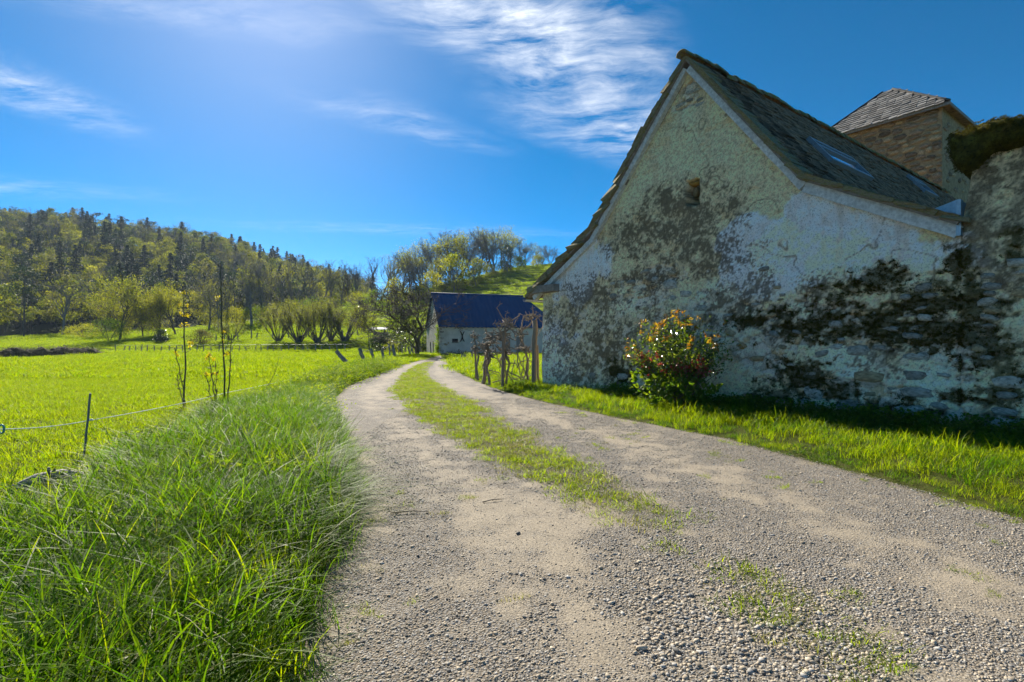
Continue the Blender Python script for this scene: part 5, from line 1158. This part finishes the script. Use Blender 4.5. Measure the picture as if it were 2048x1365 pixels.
# ------------------------------------------------------------------ saplings with opening buds
simple_mat('sapling_bark', (0.080, 0.065, 0.035), (0.150, 0.125, 0.060), 20, 0.7, .3, .005)
def sapling(label, Y, stems, buds):
    bx = np.mean([s[0][0] for s in stems]); t = thing('sapling', label, 'sapling', (0, 0, 0))
    for (b, tp, w) in stems:
        X = (b[0] - 1024) / F * Y; z0 = float(G(X, Y)) - .05; p0 = np.array([X, Y + RNG.normal(0, .05), z0]); p1 = np.array(P(*tp, Y)); n = 9; pts = [p0 * (1 - k) + p1 * k + np.array([1, .6, 0]) * math.sin(k * 3.1) * .012 * RNG.normal() + RNG.normal(0, .003, 3) for k in np.linspace(0, 1, n)]
        r = w / F * Y / 2 * np.linspace(.62, .34, n); mb = MB(); mb.tube(pts, r, 7)
        for k in range(10):
            i = RNG.integers(2, n); q = pts[i] + RNG.normal(0, .004, 3); d = RNG.normal(0, 1, 3); d[2] = abs(d[2]); d /= np.linalg.norm(d); mb.tube([q, q + d * .05, q + d * .075 + UP * .02], [.008, .008, .004], 5)
        mb.build('stem', M['sapling_bark'], t)
    for (px, py, s) in buds:
        c = np.array(P(px, py, Y)); m = int(10 * s) + 6; C = c + RNG.normal(0, 1, (m, 3)) * .024 * s; V, q, tt = leaf_ovals(C, .060 * s, RNG, aspect=.45); mb = MB(); mb.add(V, [q], tt); mb.build('leaf_bud', M['bud_leaf'], t, False)
sapling('slim two-stemmed sapling with yellow opening buds, the left of the pair', 11.6, [((371, 815), (368, 585), 5.5), ((368, 813), (351, 703), 3.6), ((366, 812), (355, 752), 3.2)], [(368, 587, 1.2), (360, 610, .7), (376, 611, .9), (362, 627, 1.0), (373, 630, 1.1), (361, 650, .9), (376, 650, 1.0), (380, 688, 1.2), (351, 705, .9), (355, 710, .8)])
sapling('tallest bare-tipped sapling clump with few yellow buds, beside the other', 11.4, [((446, 812), (441, 532), 6), ((451, 812), (463, 668), 4.5), ((432, 808), (418, 708), 4), ((427, 800), (411, 745), 3.2), ((433, 800), (431, 722), 2.6)], [(434, 594, 1.0), (446, 664, 1.0), (445, 680, .7), (454, 706, 1.1), (459, 738, .6), (418, 710, 1.2), (412, 717, 1.0), (425, 717, 1.0), (411, 748, 1.0), (417, 750, 1.0), (430, 748, 1.0), (428, 798, .8)])
mb = MB(); mb.tube([P(515, 800, 14), P(540, 765, 14), P(552, 740, 14), P(558, 716, 14)], [.012, .009, .007, .004], 5); tag(mb.build('bare_twig', M['sapling_bark']), 'single curved bare twig rising from the verge right of the saplings', 'twig')
# ------------------------------------------------------------------ trained vines on posts by the house corner
wood_mat('vine_post_wood', (0.17, 0.12, 0.075), (0.36, 0.27, 0.18))
vine_post_me = []
for k in range(2):
    mb = MB(); n = 9; mb.tube([(RNG.normal(0, .01), RNG.normal(0, .01), t) for t in np.linspace(-.2, 1, n)], .075 * RNG.uniform(.93, 1.07, n), 8); vine_post_me.append(mb.mesh('vine_post', [M['vine_post_wood']]))
for (bx, by, tx, ty, w, lab) in ((1068, 772, 1070, 640, 11, 'thickest wooden post of the vines, next to the house corner'), (1005, 769, 1008, 662, 7, 'wooden post in the middle of the gnarled vines'), (966, 762, 976, 700, 8, 'leaning brown post among the gnarled vines'), (952, 753, 950, 692, 3.6, 'thin dark stake at the far end of the vines'), (1077, 770, 1074, 690, 5, 'short brown post leaning on the thickest vine post')):
    post('vine_post', bx, by, tx, ty, w, lab, 'posts of the vine row', g=.12, me=vine_post_me[RNG.integers(2)])
VY = gpt(1010, 768, .12)[1]
def curl(a, b, sag, wob, n=12):
    a, b = np.array(a), np.array(b); side = np.array([-(b - a)[2], 0, (b - a)[0]]); L = np.linalg.norm(b - a); side /= np.linalg.norm(side) + 1e-9; ph = RNG.uniform(0, 6); dep = RNG.normal(0, .1)
    return [a * (1 - t) + b * t + side * (sag * math.sin(math.pi * t) + wob * math.sin(6.5 * t + ph) * math.sin(math.pi * t)) * L + np.array([0, dep, 0]) * math.sin(3.14 * t) + RNG.normal(0, .008, 3) for t in np.linspace(0, 1, n)]
def vine(label, base, knots, loops, spurs, spread):
    """a gnarled vine: trunk up to its knuckles, looping canes, stubby pruned spurs"""
    t = thing('gnarled_vine', label, 'vine'); mb = MB()
    pts = [P(*base, VY)] + [P(*k, VY) for k in knots]; full = []
    for a, b in zip(pts[:-1], pts[1:]): full += curl(a, b, RNG.normal(0, .08), .06, 9)[:-1]
    full.append(np.array(pts[-1])); full[0][2] -= .1; mb.tube(full, np.linspace(.040, .026, len(full)) * RNG.uniform(.85, 1.2, len(full)), 7); mb.build('trunk', M['vine_bark'], t)
    mb = MB()
    for (a, b, s, r) in loops: q = curl(P(*a, VY + RNG.normal(0, .12)), P(*b, VY + RNG.normal(0, .12)), s, .09, 16); mb.tube(q, r * np.linspace(1.1, .75, 16) * RNG.uniform(.85, 1.2, 16), 6)
    mb.build('cane', M['vine_bark'], t)
    mb = MB()
    for k in knots:
        c = np.array(P(*k, VY))
        for i in range(spurs):
            o = c + RNG.normal(0, 1, 3) * np.array([spread, .14, spread * .8]); d = RNG.normal(0, 1, 3) + np.array([0, 0, .7]); d /= np.linalg.norm(d); L = RNG.uniform(.08, .24); m = o + d * L * .6 + RNG.normal(0, .02, 3); e = m + (d + RNG.normal(0, .5, 3)) * L * .5
            mb.tube([c + (o - c) * .25, o, m, e], [.020, .018, .015, .007], 5)
            for _ in range(2): d2 = RNG.normal(0, 1, 3) + UP * .4; d2 /= np.linalg.norm(d2); mb.tube([m, m + d2 * .06, m + d2 * .11], [.010, .009, .004], 4)
    mb.build('spur', M['vine_bark'], t)
vine('gnarled vine with the tallest knuckled head, in the middle of the row', (1012, 768), [(1008, 705), (1004, 668), (1012, 648)], [((1005, 690), (1040, 740), .2, .022), ((1020, 760), (1060, 700), -.25, .02), ((1000, 730), (1045, 755), .25, .018), ((1030, 768), (1010, 700), .2, .02), ((1015, 740), (1062, 750), -.2, .02), ((1042, 766), (1025, 705), -.25, .022)], 26, .20)
vine('gnarled vine arching to the top of the thickest post', (1055, 770), [(1048, 700), (1040, 668), (1066, 634)], [((1040, 672), (1070, 628), .25, .026), ((1072, 632), (1078, 672), .2, .012), ((1060, 705), (1018, 703), -.25, .016), ((1066, 700), (1044, 768), -.2, .02), ((1035, 735), (1064, 725), .35, .02), ((1030, 765), (1062, 760), -.3, .024), ((1058, 768), (1030, 720), .3, .02)], 15, .13)
vine('gnarled vine wound round the leaning brown post', (978, 764), [(980, 712), (974, 690), (985, 672)], [((975, 700), (1000, 735), .25, .018), ((985, 765), (1008, 715), -.3, .02), ((978, 740), (1000, 762), .3, .018), ((965, 735), (985, 748), -.3, .014)], 22, .17)
vine('smallest pale vine at the far end of the row', (955, 755), [(952, 700), (948, 674)], [((950, 690), (968, 720), .3, .012), ((968, 722), (985, 745), -.2, .012), ((946, 688), (940, 712), .3, .010), ((985, 745), (1000, 765), .15, .012)], 13, .11)
# ------------------------------------------------------------------ the red and yellow shrub against the wall
SX, SV = sv(1408, 700); c0 = gw(SX, 0, 1.0); c0[2] = float(G(c0[0], c0[1]))
shrub = thing('flowering_shrub', 'rounded shrub with orange young shoots and crimson leaves against the house wall', 'shrub', tuple(c0))
green_c, young_c, red_c, low_c = [], [], [], []; mb = MB()
for i in range(150):
    a = RNG.uniform(0, 6.283); e_ = math.asin(RNG.uniform(-.25, 1.0)); k = RNG.uniform(.62, 1.12); hx, hy, hz = math.cos(e_) * math.cos(a), math.cos(e_) * math.sin(a), math.sin(e_)
    tip = U * hx * 1.25 * k - W * (hy * .66 * k) + UP * (1.12 + hz * (.92 if hz > 0 else .9) * k); base = U * RNG.normal(0, .14) - W * RNG.normal(0, .10); mid = base * .5 + tip * .42 + UP * .18
    t = np.linspace(0, 1, 8)[:, None]; path = (1 - t) ** 2 * base + 2 * t * (1 - t) * mid + t ** 2 * tip; path += RNG.normal(0, .012, path.shape)
    if i % 3 == 0: mb.tube(path - UP * .05, np.linspace(.013, .004, 8), 5)
    m = RNG.integers(22, 38); tt = RNG.uniform(.45, 1.0, m); pts_ = np.stack([np.interp(tt, t[:, 0], path[:, j]) for j in range(3)], 1) + RNG.normal(0, .055, (m, 3)); green_c.append(pts_)
    if (hz > .15 or hx < -.6) and RNG.uniform() < .72: young_c.append(tip + (tip - mid) / np.linalg.norm(tip - mid) * .05 + RNG.normal(0, .035, (RNG.integers(5, 10), 3)))
    if -.3 < hz < .35 and hy > -.2 and RNG.uniform() < .62: red_c.append(path[5] + RNG.normal(0, .075, (RNG.integers(8, 18), 3)))
for i in range(60): low_c.append(U * RNG.normal(.1, .5) - W * RNG.uniform(-.2, .55) + UP * RNG.uniform(.08, .75) + RNG.normal(0, .08, (9, 3)))
mb.build('stem', M['twig'], shrub)
for nm, C, sz, mt, asp in (('foliage', green_c, .078, 'shrub_leaf', .5), ('young_leaves', young_c, .10, 'shrub_young', .36), ('crimson_leaves', red_c, .09, 'shrub_red', .7), ('lower_leaves', low_c, .12, 'weed_leaf', .85)):
    V, q, t = leaf_ovals(np.concatenate(C), sz, RNG, aspect=asp); m_ = MB(); m_.add(V, [q], t); tag(m_.build(nm, M[mt], shrub, False), kind='stuff')
# ------------------------------------------------------------------ brush bank at the left edge of the pasture
def brush_bank():
    pts = [gpt(-60, 722), gpt(40, 717), gpt(120, 713), gpt(205, 708.5)]; t = thing('brush_bank', 'long low bank of dark brown cut brush at the pasture edge', 'brush bank')
    n, m = 90, 14; V = []
    for i in range(n):
        k = i / (n - 1) * 3; j = min(int(k), 2); f = k - j; c = np.array(pts[j]) * (1 - f) + np.array(pts[j + 1]) * f; hh = (.85 + .5 * (fbm(np.array([i * .12]), np.array([0.0]), 2.0, 3)[0] - .5) * 2) * (1 if i < n - 12 else (n - 1 - i) / 12)
        for q in range(m):
            a = math.pi * q / (m - 1); V.append((c[0] + .15 * math.cos(a), c[1] - 1.1 * math.cos(a), max(-.1, hh * math.sin(a) ** .7 * (.8 + .5 * vnoise(i * .5, q * .6, 1.0)) - .06)))
    V = np.array(V); i = np.arange(n - 1)[:, None] * m + np.arange(m - 1)[None, :]; q = np.stack([i, i + 1, i + m + 1, i + m], -1).reshape(-1, 4)
    simple_mat('brush_soil', (0.040, 0.032, 0.024), (0.105, 0.085, 0.065), 3, .95, .9, .08); obj('mound', new_mesh('mound', V, [q], [M['brush_soil']], True), t)
    ci = RNG.integers(0, len(V), 2200); C = V[ci] + RNG.normal(0, .12, (len(ci), 3)); d = RNG.normal(0, 1, (len(ci), 3)); d[:, 2] = np.abs(d[:, 2]) * .6; d /= np.linalg.norm(d, axis=1)[:, None]; L = RNG.uniform(.3, 1.0, len(ci))[:, None]
    v2, q2 = tubes_mesh([C - d * L * .3, C + d * L * .5, np.full(len(C), .014), np.full(len(C), .006)], 3); mb = MB(); mb.add(v2, [q2]); mb.build('twigs', M['twig'], t)
    return pts
BP = brush_bank()
# ------------------------------------------------------------------ grass, weeds, gravel
def free(xy):
    """not inside a building and not on the track"""
    d = -((xy - PL[:2]) @ W[:2]); s = (xy - PL[:2]) @ U[:2]
    ok = ~((d < 0.04) & (s > -.05) & (d > -24) & (s < 16))
    bx = (xy - b0[:2]) @ BU[:2]; by = (xy - b0[:2]) @ BW[:2]
    return ok & ~((bx > -.1) & (bx < BL + .1) & (by > -.1) & (by < BD + .1))
def cand(x0, x1, y0, y1, step):
    gx, gy = np.meshgrid(np.arange(x0, x1, step), np.arange(y0, y1, step)); a = np.stack([gx.ravel(), gy.ravel()], 1); return a + RNG.uniform(-.55, .55, a.shape) * step
def off_track(xy, m): return (xy[:, 0] < xl(xy[:, 1]) - m) | (xy[:, 0] > xr(xy[:, 1]) + m) | (xy[:, 1] > 56)
def wav(xy, sc, seed): return fbm(xy[:, 0] * sc, xy[:, 1] * sc, seed, 3)
in_view = lambda xy: (np.abs(xy[:, 0]) < 1.12 * xy[:, 1] + 1.2)
T4 = [blades('grass_patch', M['grass_dark'], 190, .24, .18, .48, .004, .0085, (.3, 1.3), 5, .30) for _ in range(6)] + [blades('grass_patch', M['grass'], 170, .24, .16, .42, .004, .0075, (.2, 1.1), 5, .25) for _ in range(1)] + [blades('grass_patch', M['grass_dry'], 60, .24, .20, .46, .003, .005, (.5, 1.6), 5, .45)]
LONG = [blades('grass_patch', M['grass_long'], 90, .18, .38, .72, .004, .008, (1.1, 1.9), 8, .35, heading=h) for h in (-.4, .1, -.9)]
MID = [blades('grass_patch', M['grass'], 190, .24, .10, .28, .004, .0075, (.2, 1.0), 4, .25) for _ in range(3)] + [blades('grass_patch', M['grass_dark'], 170, .24, .10, .26, .004, .008, (.3, 1.2), 4, .3) for _ in range(2)]
SHORT = [blades('grass_patch', M['grass'], 300, .32, .05, .15, .004, .008, (.2, 1.0), 3, .35) for _ in range(4)]
FAR = [blades('grass_patch', M['grass'], 620, .95, .10, .24, .014, .026, (.2, 1.1), 2, .35) for _ in range(4)]
FAR2 = [blades('grass_patch', M['grass'], 420, 1.7, .16, .40, .04, .07, (.2, 1.1), 2, .4) for _ in range(3)]
STRIP = [blades('grass_patch', M['grass'], 130, .16, .04, .12, .003, .006, (.3, 1.3), 3, .45) for _ in range(3)] + [blades('grass_patch', M['grass_dry'], 90, .16, .03, .10, .003, .005, (.3, 1.3), 3, .5) for _ in range(2)]
def put(name, xy, variants, label, smin=.8, smax=1.25, tilt=.1, zf=G, zoff=-.01):
    n = len(xy); pts = np.stack([xy[:, 0], xy[:, 1], zf(xy[:, 0], xy[:, 1]) + zoff], 1); return scatter(name, pts, up_rot(n, tilt), RNG.uniform(smin, smax, n), variants, None, label)
# tall verge on the left
c = cand(-9, 2, .6, 16, .165); dL = xl(c[:, 1]) - c[:, 0]; w = wav(c, .8, 1.0)
lim = 2.6 + 1.6 * (w - .5) - 1.2 * sstep(8, 14, c[:, 1]); k = (dL > -.04 + .25 * (wav(c, 2.2, 5.0) - .5)) & (dL < lim) & in_view(c) & (c[:, 1] > .9)
tall_xy = c[k]; sc = RNG.uniform(.6, 1.15, len(tall_xy)) * (.60 + .8 * sstep(-.05, .6, xl(tall_xy[:, 1]) - tall_xy[:, 0])) * (1 - .35 * sstep(7, 14, tall_xy[:, 1]))
scatter('verge_grass', np.stack([tall_xy[:, 0], tall_xy[:, 1], G(tall_xy[:, 0], tall_xy[:, 1]) - .01], 1), up_rot(len(tall_xy), .12), sc, T4, None, 'tall lush grass on the near verge left of the track')
lg = RNG.normal(0, 1, (22, 2)) * np.array([.45, .75]) + np.array([-1.75, 5.0]); lg = lg[xl(lg[:, 1]) - lg[:, 0] > .15]; lg2 = RNG.uniform(0, 1, (26, 2)) * np.array([3.0, 5.5]) + np.array([-5, 2.2]); lg2 = lg2[xl(lg2[:, 1]) - lg2[:, 0] > .2]; lg = np.concatenate([lg, lg2]); n = len(lg)
scatter('long_grass', np.stack([lg[:, 0], lg[:, 1], G(lg[:, 0], lg[:, 1])], 1), np.stack([RNG.normal(0, .1, n), RNG.normal(0, .1, n), RNG.normal(0, .5, n)], 1), RNG.uniform(.7, 1.15, n), LONG, None, 'long bent silvery grass blades leaning towards the track')
# verges further on, and right of the track
c = cand(-12, 26, 2, 60, .26); dL = xl(c[:, 1]) - c[:, 0]; dR = c[:, 0] - xr(c[:, 1]); k1 = (dL > -.05) & (dL < 2.4) & (c[:, 1] > 12); k2 = (dR > .0 + .45 * (wav(c, 1.6, 8.0) - .45)) & (dR < 7) & (c[:, 1] < 30); k3 = (dR > 0) & (dR < 1.5) & (c[:, 1] >= 30)
k = (k1 | k2 | k3) & free(c) & in_view(c) & ((c[:, 1] < 24) | (RNG.uniform(0, 1, len(c)) < .5)); mid_xy = c[k]
sc = RNG.uniform(.5, 1.0, len(mid_xy)) * (.55 + .9 * wav(mid_xy, 1.7, 51.0)) * (.45 + .75 * sstep(.0, .7, np.maximum(xl(mid_xy[:, 1]) - mid_xy[:, 0], mid_xy[:, 0] - xr(mid_xy[:, 1]))))
scatter('verge_grass', np.stack([mid_xy[:, 0], mid_xy[:, 1], G(mid_xy[:, 0], mid_xy[:, 1]) - .01], 1), up_rot(len(mid_xy), .12), sc, MID, None, 'bright green grass on the verge between the track and the house wall')
# pasture near, middle, far
c = cand(-30, 0, 4, 26, .34); dL = xl(c[:, 1]) - c[:, 0]; k = (dL > 1.2) & in_view(c) & free(c); put('pasture_grass', c[k], SHORT, 'short bright pasture grass on the left near the track', .85, 1.35)
c = cand(-115, 60, 22, 100, 1.15); k = off_track(c, .6) & in_view(c) & free(c) & ((c[:, 0] < 2) | (c[:, 1] < 70)); put('pasture_grass', c[k], FAR, 'bright yellow-green grass of the wide pasture', .85, 1.3)
c = cand(-60, 40, 66, 175, 2.3); k = in_view(c) & free(c) & (hill_meadow(c[:, 0], c[:, 1]) > hill_wood(c[:, 0], c[:, 1]) - 1) & ((c[:, 1] > 98) | (c[:, 0] > 0)); put('hill_grass', c[k], FAR2, 'pale green grazed grass on the meadow hill', .8, 1.2)
c = cand(-120, -35, 95, 122, 2.0); k = in_view(c); put('pasture_grass', c[k], FAR2, 'green grass below the edge of the wood', .7, 1.1)
# darker tussocks dotted over the pasture
c = np.stack([RNG.uniform(-70, -4, 1500), RNG.uniform(9, 66, 1500)], 1); k = in_view(c) & (wav(c, .09, 77.0) > .52) & (xl(np.clip(c[:, 1], 0, 55)) - c[:, 0] > 3); put('tussocks', c[k], T4[:4], 'darker green tussocks dotted over the pasture', .45, .9)
# grass in the middle of the track
c = cand(-6, 7, 2, 56, .125); y = c[:, 1]; a, b = ml(y), mr_(y); e = np.minimum(c[:, 0] - a, b - c[:, 0]); dens = sstep(-.14, .16, e + .30 * (wav(c, 3.0, 3.0) - .5)) * (.12 + .88 * sstep(3.7, 5.2, y) + .75 * np.exp(-(((c[:, 0] - 1.75) / .35) ** 2 + ((y - 2.75) / .45) ** 2)))
k = RNG.uniform(0, 1, len(c)) < dens * (.6 + .4 * (wav(c, 1.2, 9.0) > .42)) * np.where(y > 25, .5, 1); put('strip_grass', c[k], STRIP, 'low grass growing along the middle of the track', .6, 1.3, .15, track_z, -.005)
c = np.stack([RNG.uniform(-3, 7, 900), RNG.uniform(2, 14, 900)], 1); k = (c[:, 0] > xl(c[:, 1])) & (c[:, 0] < xr(c[:, 1])) & ((wav(c, 1.0, 21.0) > .56) | (np.minimum(c[:, 0] - xl(c[:, 1]), xr(c[:, 1]) - c[:, 0]) < .3)); put('sparse_grass', c[k], STRIP, 'sparse tufts sprouting in the gravel', .25, .7, .2, track_z, -.005)
# broad-leaved weeds
def weed(n_leaf, rad, h, size, mat):
    C = RNG.normal(0, 1, (n_leaf, 3)) * np.array([rad, rad, 0]) + np.stack([0 * np.arange(n_leaf), 0 * np.arange(n_leaf), RNG.uniform(.02, h, n_leaf)], 1); V, q, t = leaf_ovals(C, size, RNG, flat=.5, aspect=.7); mb = MB(); mb.add(V, [q], t)
    m = n_leaf // 5; S = [np.concatenate([C[:m, :2] * .4, np.zeros((m, 1)) - .02], 1), C[:m], np.full(m, .004), np.full(m, .002)]; v2, q2 = tubes_mesh(S, 3); mb.add(v2, [q2], .2); return mb.mesh('weed', [M[mat]], False)
WEED = [weed(110, .13, .26, .045, 'weed_leaf') for _ in range(3)]; SMALLW = [weed(50, .10, .12, .035, 'weed_leaf') for _ in range(2)]; BRAM = [weed(240, .34, .42, .060, 'weed_leaf') for _ in range(3)]; BRAMY = [weed(220, .34, .34, .055, 'grass') for _ in range(2)]
s = RNG.uniform(2.2, 14, 520); d = .12 + np.abs(RNG.normal(0, .32, 520)); q = gw(s, 0 * s, d)[:, :2]; k = (s > 3.2) & (d < .35 + .16 * (s - 2)); RV = np.stack([RNG.uniform(0, 9, 900), RNG.uniform(4, 24, 900)], 1); RV = RV[(RV[:, 0] - xr(RV[:, 1]) > .1) & (RV[:, 0] - xr(RV[:, 1]) < 3) & free(RV) & (wav(RV, 1.3, 61.0) > .5)]; put('verge_weeds', RV, SMALLW, 'small broad-leaved weeds in the verge below the house wall', .6, 1.3)
put('wall_weeds', q[k], WEED + SMALLW, 'dark broad-leaved weeds along the foot of the house wall', .6, 1.35)
c = np.stack([RNG.uniform(-7, -1, 420), RNG.uniform(2.2, 9, 420)], 1); dl = xl(c[:, 1]) - c[:, 0]; k = (dl > .4) & (dl < 3.4) & in_view(c) & (wav(c, .9, 31.0) > .50); put('verge_weeds', c[k], WEED, 'nettles and broad leaves among the verge grass', .7, 1.3)
yy = RNG.uniform(15.5, 33, 150); q = np.stack([xl(yy) - RNG.uniform(.15, 1.7, 150), yy], 1); put('bramble_bank', q, BRAM + BRAMY, 'leafy bramble growth along the bend of the track', .6, 1.15)
yy = RNG.uniform(9, 16, 60); q = np.stack([xl(yy) - RNG.uniform(.3, 2.2, 60), yy], 1); put('bramble_bank', q, WEED + BRAMY, 'low leafy growth on the verge before the bend', .5, .9)
# a grey piece of dead wood lying in the verge
X, Y = gpt(75, 985, .1); z = float(G(X, Y)); mb = MB(); mb.tube([(X - .15, Y - .1, z + .10), (X, Y, z + .18), (X + .2, Y + .05, z + .22), (X + .36, Y + .1, z + .20)], [.05, .06, .05, .03], 8); mb.tube([(X + .1, Y, z + .17), (X + .2, Y - .1, z + .32)], [.025, .012], 6); tag(mb.build('dead_branch', M['post_wood']), 'weathered grey piece of dead wood half sunk in the verge grass', 'branch')
# loose gravel
def pebble(mat):
    import bmesh
    bm = bmesh.new(); bmesh.ops.create_icosphere(bm, subdivisions=1, radius=.5); s = np.array([1, RNG.uniform(.6, .95), RNG.uniform(.4, .65)])
    for v in bm.verts: v.co = Vector(np.array(v.co) * s * (1 + RNG.normal(0, .10)))
    me = bpy.data.meshes.new('pebble'); bm.to_mesh(me); bm.free(); me.materials.append(mat); me.polygons.foreach_set('use_smooth', [True] * len(me.polygons)); return me
simple_mat('pebble_grey', (0.160, 0.152, 0.142), (0.400, 0.372, 0.328), 1.2, .8, 0, rnd=.7); simple_mat('pebble_tan', (0.280, 0.225, 0.160), (0.480, 0.410, 0.310), 1.2, .85, 0, rnd=.4)
PEB = [pebble(M['pebble_grey']) for _ in range(4)] + [pebble(M['pebble_tan']) for _ in range(4)]
n = 360000; y = 1.6 + 12.5 * RNG.uniform(0, 1, n) ** 1.7; x = RNG.uniform(-2.5, 7, n); k = (x > xl(y) - .05) & (x < xr(y) + .05) & (np.abs(x) < 1.1 * y + .5); x, y = x[k], y[k]
sd = sand_mask(x, y); k = RNG.uniform(0, 1, len(x)) < (1.0 - .45 * sstep(.2, .8, sd)); x, y, sd = x[k], y[k], sd[k]; sz = np.exp(RNG.normal(math.log(.0092), .45, len(x))) * (1 + .8 * np.exp(-(((x - 1.2) / .9) ** 2 + ((y - 2.9) / .8) ** 2))); sz = np.clip(sz * (1 - .42 * sstep(.3, .8, sd)), .004, .042)
scatter('loose_gravel', np.stack([x, y, track_z(x, y) + sz * .06], 1), np.stack([RNG.normal(0, .25, len(x)), RNG.normal(0, .25, len(x)), RNG.uniform(0, 6.28, len(x))], 1), sz, PEB, None, 'loose grey and tan chippings on the track'); print('PEB', len(x))
for i, (px, py, s_, lab) in enumerate([(1283, 1308, .05, 'pale rounded pebble in the near gravel'), (1036, 1072, .045, 'dark flat stone lying in the sandy wheel lane'), (1352, 1312, .045, 'flat grey pebble beside the pale rounded one')]):
    X, Y = gpt(px, py); o = obj('pebble', PEB[[5, 0, 1][i]], loc=(X, Y, float(track_z(np.array(X), np.array(Y))) + s_ * .2), scale=(s_ * 1.4, s_, s_)); o.rotation_euler.z = i; tag(o, lab, 'stone')
for px, py, L_, a_, lab in ((820, 1032, .34, .1, 'thin dry twig lying on the left wheel lane'), (985, 1008, .2, .4, 'short dead twig in the middle of the track')):
    X, Y = gpt(px, py); d = np.array([math.cos(a_), math.sin(a_), 0]); z = float(track_z(np.array(X), np.array(Y))) + .012; c_ = np.array([X, Y, z]); mb = MB(); mb.tube([c_ - d * L_ / 2, c_ + UP * .012, c_ + d * L_ / 2 + UP * .004], [.006, .005, .003], 5); mb.tube([c_, c_ + d * .06 + np.array([-d[1], d[0], .3]) * .05], [.004, .002], 4); tag(mb.build('fallen_twig', M['twig']), lab, 'twig')
# ------------------------------------------------------------------ the air
def haze(density):
    mb = MB(); mb.box((0, 1150, 44), (1950, 0, 0), (0, 1750, 0), (0, 0, 48)); n = NT('haze_air'); v = n.n('ShaderNodeVolumePrincipled'); v.inputs['Color'].default_value = (0.62, 0.78, 1.0, 1); v.inputs['Density'].default_value = density; v.inputs['Anisotropy'].default_value = 0.2
    n.l(v.outputs[0], n.out.inputs['Volume']); o = mb.build('haze', n.m, None, False); tag(o, 'thin blue haze in the valley air', kind='stuff')
haze(0.00017)
